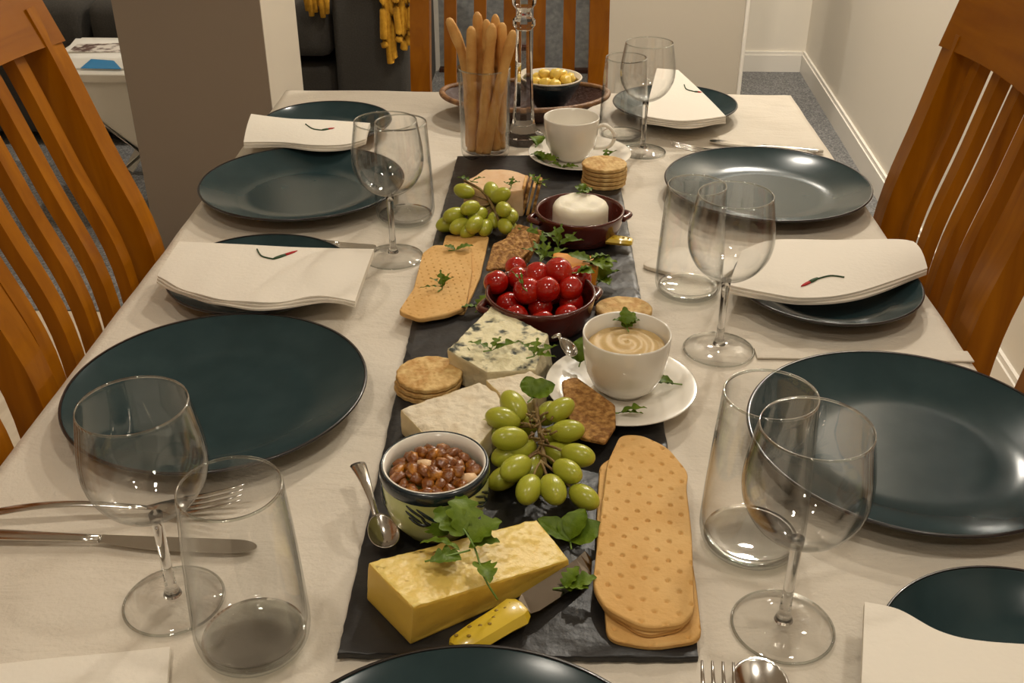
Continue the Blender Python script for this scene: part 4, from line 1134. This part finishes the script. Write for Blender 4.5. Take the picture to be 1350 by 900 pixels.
def fork(base, tip, label, z0=ZT):
    a = Vector(base); b = Vector(tip); t = empty('fork', (a.x, a.y, z0), label, 'fork', 'steel forks'); o0 = Vector((a.x, a.y, z0))
    d = b-a; L = d.length; dn = d.normalized(); sd = Vector((-dn.y, dn.x, 0)).normalized()
    hl = L-.075
    P = [a + dn*hl*k/12 + Vector((0, 0, .0015+.010*sin(pi*k/12))) - o0 for k in range(13)]
    MB().tube(P, [.0052-.0026*k/12 for k in range(13)], 10, .42).build('handle', M['steel'], t)
    head = MB(); w = .0115
    P = [a + dn*(hl+x) + Vector((0, 0, zz)) - o0 for x, zz in ((0, .002), (.010, .0022), (.020, .001), (.030, .0008))]
    head.tube(P, [.0028, .006, .0105, .0115], 12, [.4, .16, .1, .09])
    for k in range(4):
        y = (-1.5+k)*.0066
        P = [a + dn*(hl+x) + sd*y*(1-.0*x) + Vector((0, 0, zz)) - o0 for x, zz in ((.026, .001), (.045, .003), (.062, .0065), (.075, .010))]
        head.tube(P, [.0019, .0017, .0014, .0008], 8, .7)
    head.build('tines', M['steel'], t)
def table_knife(base, tip, label, z0=ZT):
    a = Vector(base); b = Vector(tip); t = empty('table_knife', (a.x, a.y, z0), label, 'knife', 'steel table knives'); o0 = Vector((a.x, a.y, z0))
    d = b-a; L = d.length; dn = d.normalized(); sd = Vector((-dn.y, dn.x, 0)).normalized(); hl = L*.52
    MB().tube([a + dn*hl*k/10 + Vector((0, 0, .0035)) - o0 for k in range(11)], [.004, .0055, .006, .006, .0058, .0055, .0052, .0048, .0045, .0042, .004], 12, .5).build('handle', M['steel'], t)
    vs = []; fs = []; n_ = 48
    for k in range(n_+1):
        q = 1-(1-k/n_)**2; p = a + dn*(hl+(L-hl)*q) + Vector((0, 0, .0025)) - o0
        up = .0052 if q < .86 else .0052 - .0075*(1-sqrt(max(0, 1-((q-.86)/.14)**2))); lo = -.0035-.0065*sin(min(1, q*2)*pi*.5) if q < .8 else -.0024-.0076*sqrt(max(0, 1-((q-.8)/.2)**2))
        for w, z in ((up, .0006), (up, -.0006), (lo, -.0001), (lo, .0002)): vs.append(p + sd*w + Vector((0, 0, z)))
    for k in range(n_):
        for i in range(4):
            j = (i+1) % 4; fs.append((k*4+i, k*4+j, (k+1)*4+j, (k+1)*4+i))
    fs += [(0, 1, 2, 3), (n_*4+3, n_*4+2, n_*4+1, n_*4)]
    MB().add(vs, fs).build('blade', M['steel'], t, smooth=False)
fork(at(-60, 690, ZT), at(322, 662, ZT+.008), 'steel fork behind the knife at the front left')
table_knife(at(-90, 706, ZT), at(340, 722, ZT), 'steel table knife on the cloth at the front left, seen through the wine glass')
table_knife(at(392, 320, ZT+.0), at(497, 328, ZT+.0), 'short steel knife tip poking out from behind the left folded napkin')
fork(at(1075, 206, ZT), at(884, 197, ZT+.006), 'steel fork tucked behind the far right dinner plate')
table_knife(at(1085, 203, ZT), at(935, 188, ZT), 'steel knife behind the far right dinner plate')
fork(at(955, 1010, ZT), at(944, 886, ZT+.010), 'steel fork with only its tine tips showing at the bottom edge')
spoon(at(1010, 1000, ZT+.002), at(998, 887, ZT+.002), 'steel spoon barely showing at the bottom edge beside the fork', ZT, .05, .018, .004, name='spoon')

# ------------------------------------------------------------ breadstick glass, candlestick, basket
sg = empty('breadstick_glass', (-.0871, 1.462, ZS), 'tall straight clear glass holding the breadsticks', 'glass')
MB().lathe([(.0001, 0), (.033, 0), (.0345, .002), (.0352, .01), (.0372, .126), (.0369, .128), (.0362, .128), (.0360, .126), (.0340, .012), (.032, .008), (.0001, .007)], 64).build('body', M['glass'], sg)
MB().lathe([(.0372, .126), (.0369, .1282), (.0362, .1282), (.0360, .126), (.0372, .126)], 64).build('lip', M['glassrim'], sg)
sticks = [((591, 20), (-.022, .010)), ((621, 31), (-.018, -.010)), ((629, 12), (-.004, .014)), ((649, 27), (-.006, -.018)), ((653, 15), (.012, .012)), ((677, 36), (.002, -.020)), ((641, 22), (.016, -.006)), ((662, 26), (.022, .002))]
labs = ['bent leftmost breadstick leaning out of the glass', 'breadstick second from the left with a rounded tip', 'tallest breadstick at the back of the glass', 'breadstick crossing the middle of the glass', 'breadstick behind the middle of the glass', 'breadstick slanting from lower left to upper right in front', 'breadstick hidden in the centre of the bundle', 'breadstick at the right, beside the candlestick']
for i, (((u, v), (bx, by)), l) in enumerate(zip(sticks, labs)):
    b0 = Vector((-.0871+bx, 1.462+by, ZS+.0085)); top = atY(u, v+4, 1.462+by*.9)
    mid = b0.lerp(top, .5) + Vector((random.uniform(-.003, .003), random.uniform(-.002, .002), 0))
    if i == 0: mid = Vector((b0.x-.004, b0.y, b0.lerp(top, .62).z))
    P = catmull([b0, mid, top], 12); n_ = len(P)
    rr = [.0074*(1+.07*sin(k*1.1+i))*(1 if k < n_-3 else (.9, .75, .35)[k-n_+3]) for k in range(n_)]
    b = MB().tube([p-b0 for p in P], rr, 14)
    setp(b.build('breadstick', M['bread'], None, loc=b0), l, 'breadstick', 'breadsticks in the glass')
cs = empty('candlestick', (-.0330, 1.535, ZT), 'clear crystal candlestick behind the breadsticks', 'candlestick')
b = MB().lathe([(.0001, 0), (.030, 0), (.031, .003), (.031, .012), (.022, .018), (.017, .03), (.015, .06), (.0125, .12), (.011, .168), (.0165, .174), (.0165, .182), (.0115, .188), (.010, .194), (.017, .204), (.019, .22), (.0185, .24), (.015, .24), (.014, .215), (.0001, .212)], 10)
b.build('column', M['solidglass'], cs, smooth=False)

bc = Vector((-.034, 1.667, ZT))
bk = empty('bread_basket', bc, 'dark brown woven boat-shaped basket with pale rim at the far end of the table', 'basket')
n_ = 96; m_ = 12; vs = []; fs = []
def brim(a):
    q = abs(cos(a)); R = .098 + .036*q**3
    H = .033 + .004*q**6
    return R, H
for lay in (0, 1):
    for i in range(m_+1):
        t_ = i/m_
        for j in range(n_):
            a = 2*pi*j/n_; R, H = brim(a); r0 = .055
            r = r0 + (R-r0)*(t_**.75) - (.004 if lay else 0)
            z = H*t_**1.3 + (.003 if lay else 0)*(1-t_) + .0006*sin(j*2.0+pi*(i % 2))
            vs.append((r*cos(a), r*sin(a)*.86, z))
P = (m_+1)*n_
for i in range(m_):
    for j in range(n_):
        k = (j+1) % n_
        fs.append((i*n_+j, i*n_+k, (i+1)*n_+k, (i+1)*n_+j)); fs.append((P+i*n_+j, P+(i+1)*n_+j, P+(i+1)*n_+k, P+i*n_+k))
for j in range(n_):
    k = (j+1) % n_; fs.append((m_*n_+j, m_*n_+k, P+m_*n_+k, P+m_*n_+j))
fs.append(tuple(reversed(range(n_)))); fs.append(tuple(P+j for j in range(n_)))
MB().add(vs, fs).build('woven_body', M['wicker'], bk)
rm = [Vector((brim(2*pi*j/n_)[0]*cos(2*pi*j/n_), brim(2*pi*j/n_)[0]*sin(2*pi*j/n_)*.86, brim(2*pi*j/n_)[1])) for j in range(n_+1)]
MB().tube(rm, .0052, 8, .8).build('rim', M['wicker_rim'], bk)
bw = atY(726, 101, 1.665)
bl = empty('butter_bowl', (bw.x, bw.y, bw.z-.051), 'small dark bowl with pale rim, heaped with yellow butter, standing in the basket', 'bowl')
MB().lathe([(.0001, 0), (.020, 0), (.024, .004), (.036, .020), (.046, .038), (.0505, .050), (.049, .051), (.043, .040), (.030, .028), (.0001, .025)], 56).build('body', M['navy'], bl)
MB().lathe([(.0500, .0490), (.0510, .0505), (.0500, .0518), (.0480, .0512), (.0440, .041), (.0430, .041), (.0490, .0505), (.0500, .0490)], 56).build('rim', M['coaster'], bl)
bp0 = None
for k, (x, y, z) in enumerate([(-.024, -.008, .024), (-.010, .010, .032), (-.008, -.018, .026), (.008, -.002, .036), (.016, .014, .030), (.024, -.006, .027), (.006, -.022, .025), (-.022, .012, .025), (.030, .008, .026), (.0, .004, .022)]):
    if bp0 is None:
        bp0 = MB().ellipsoid((0, 0, 0), (.013, .010, .0085), n=9, m=6, jit=.2).build('butter_curl', M['butter']); o = bp0
    else: o = bp0.copy(); COL.objects.link(o)
    o.location = bl.location + Vector((x, y, z+.019)); o.rotation_euler = (random.uniform(-.5, .5), random.uniform(-.5, .5), random.uniform(0, 6))
    setp(o, 'yellow lump of butter heaped in the small bowl in the basket', 'butter', 'butter lumps in the bowl')
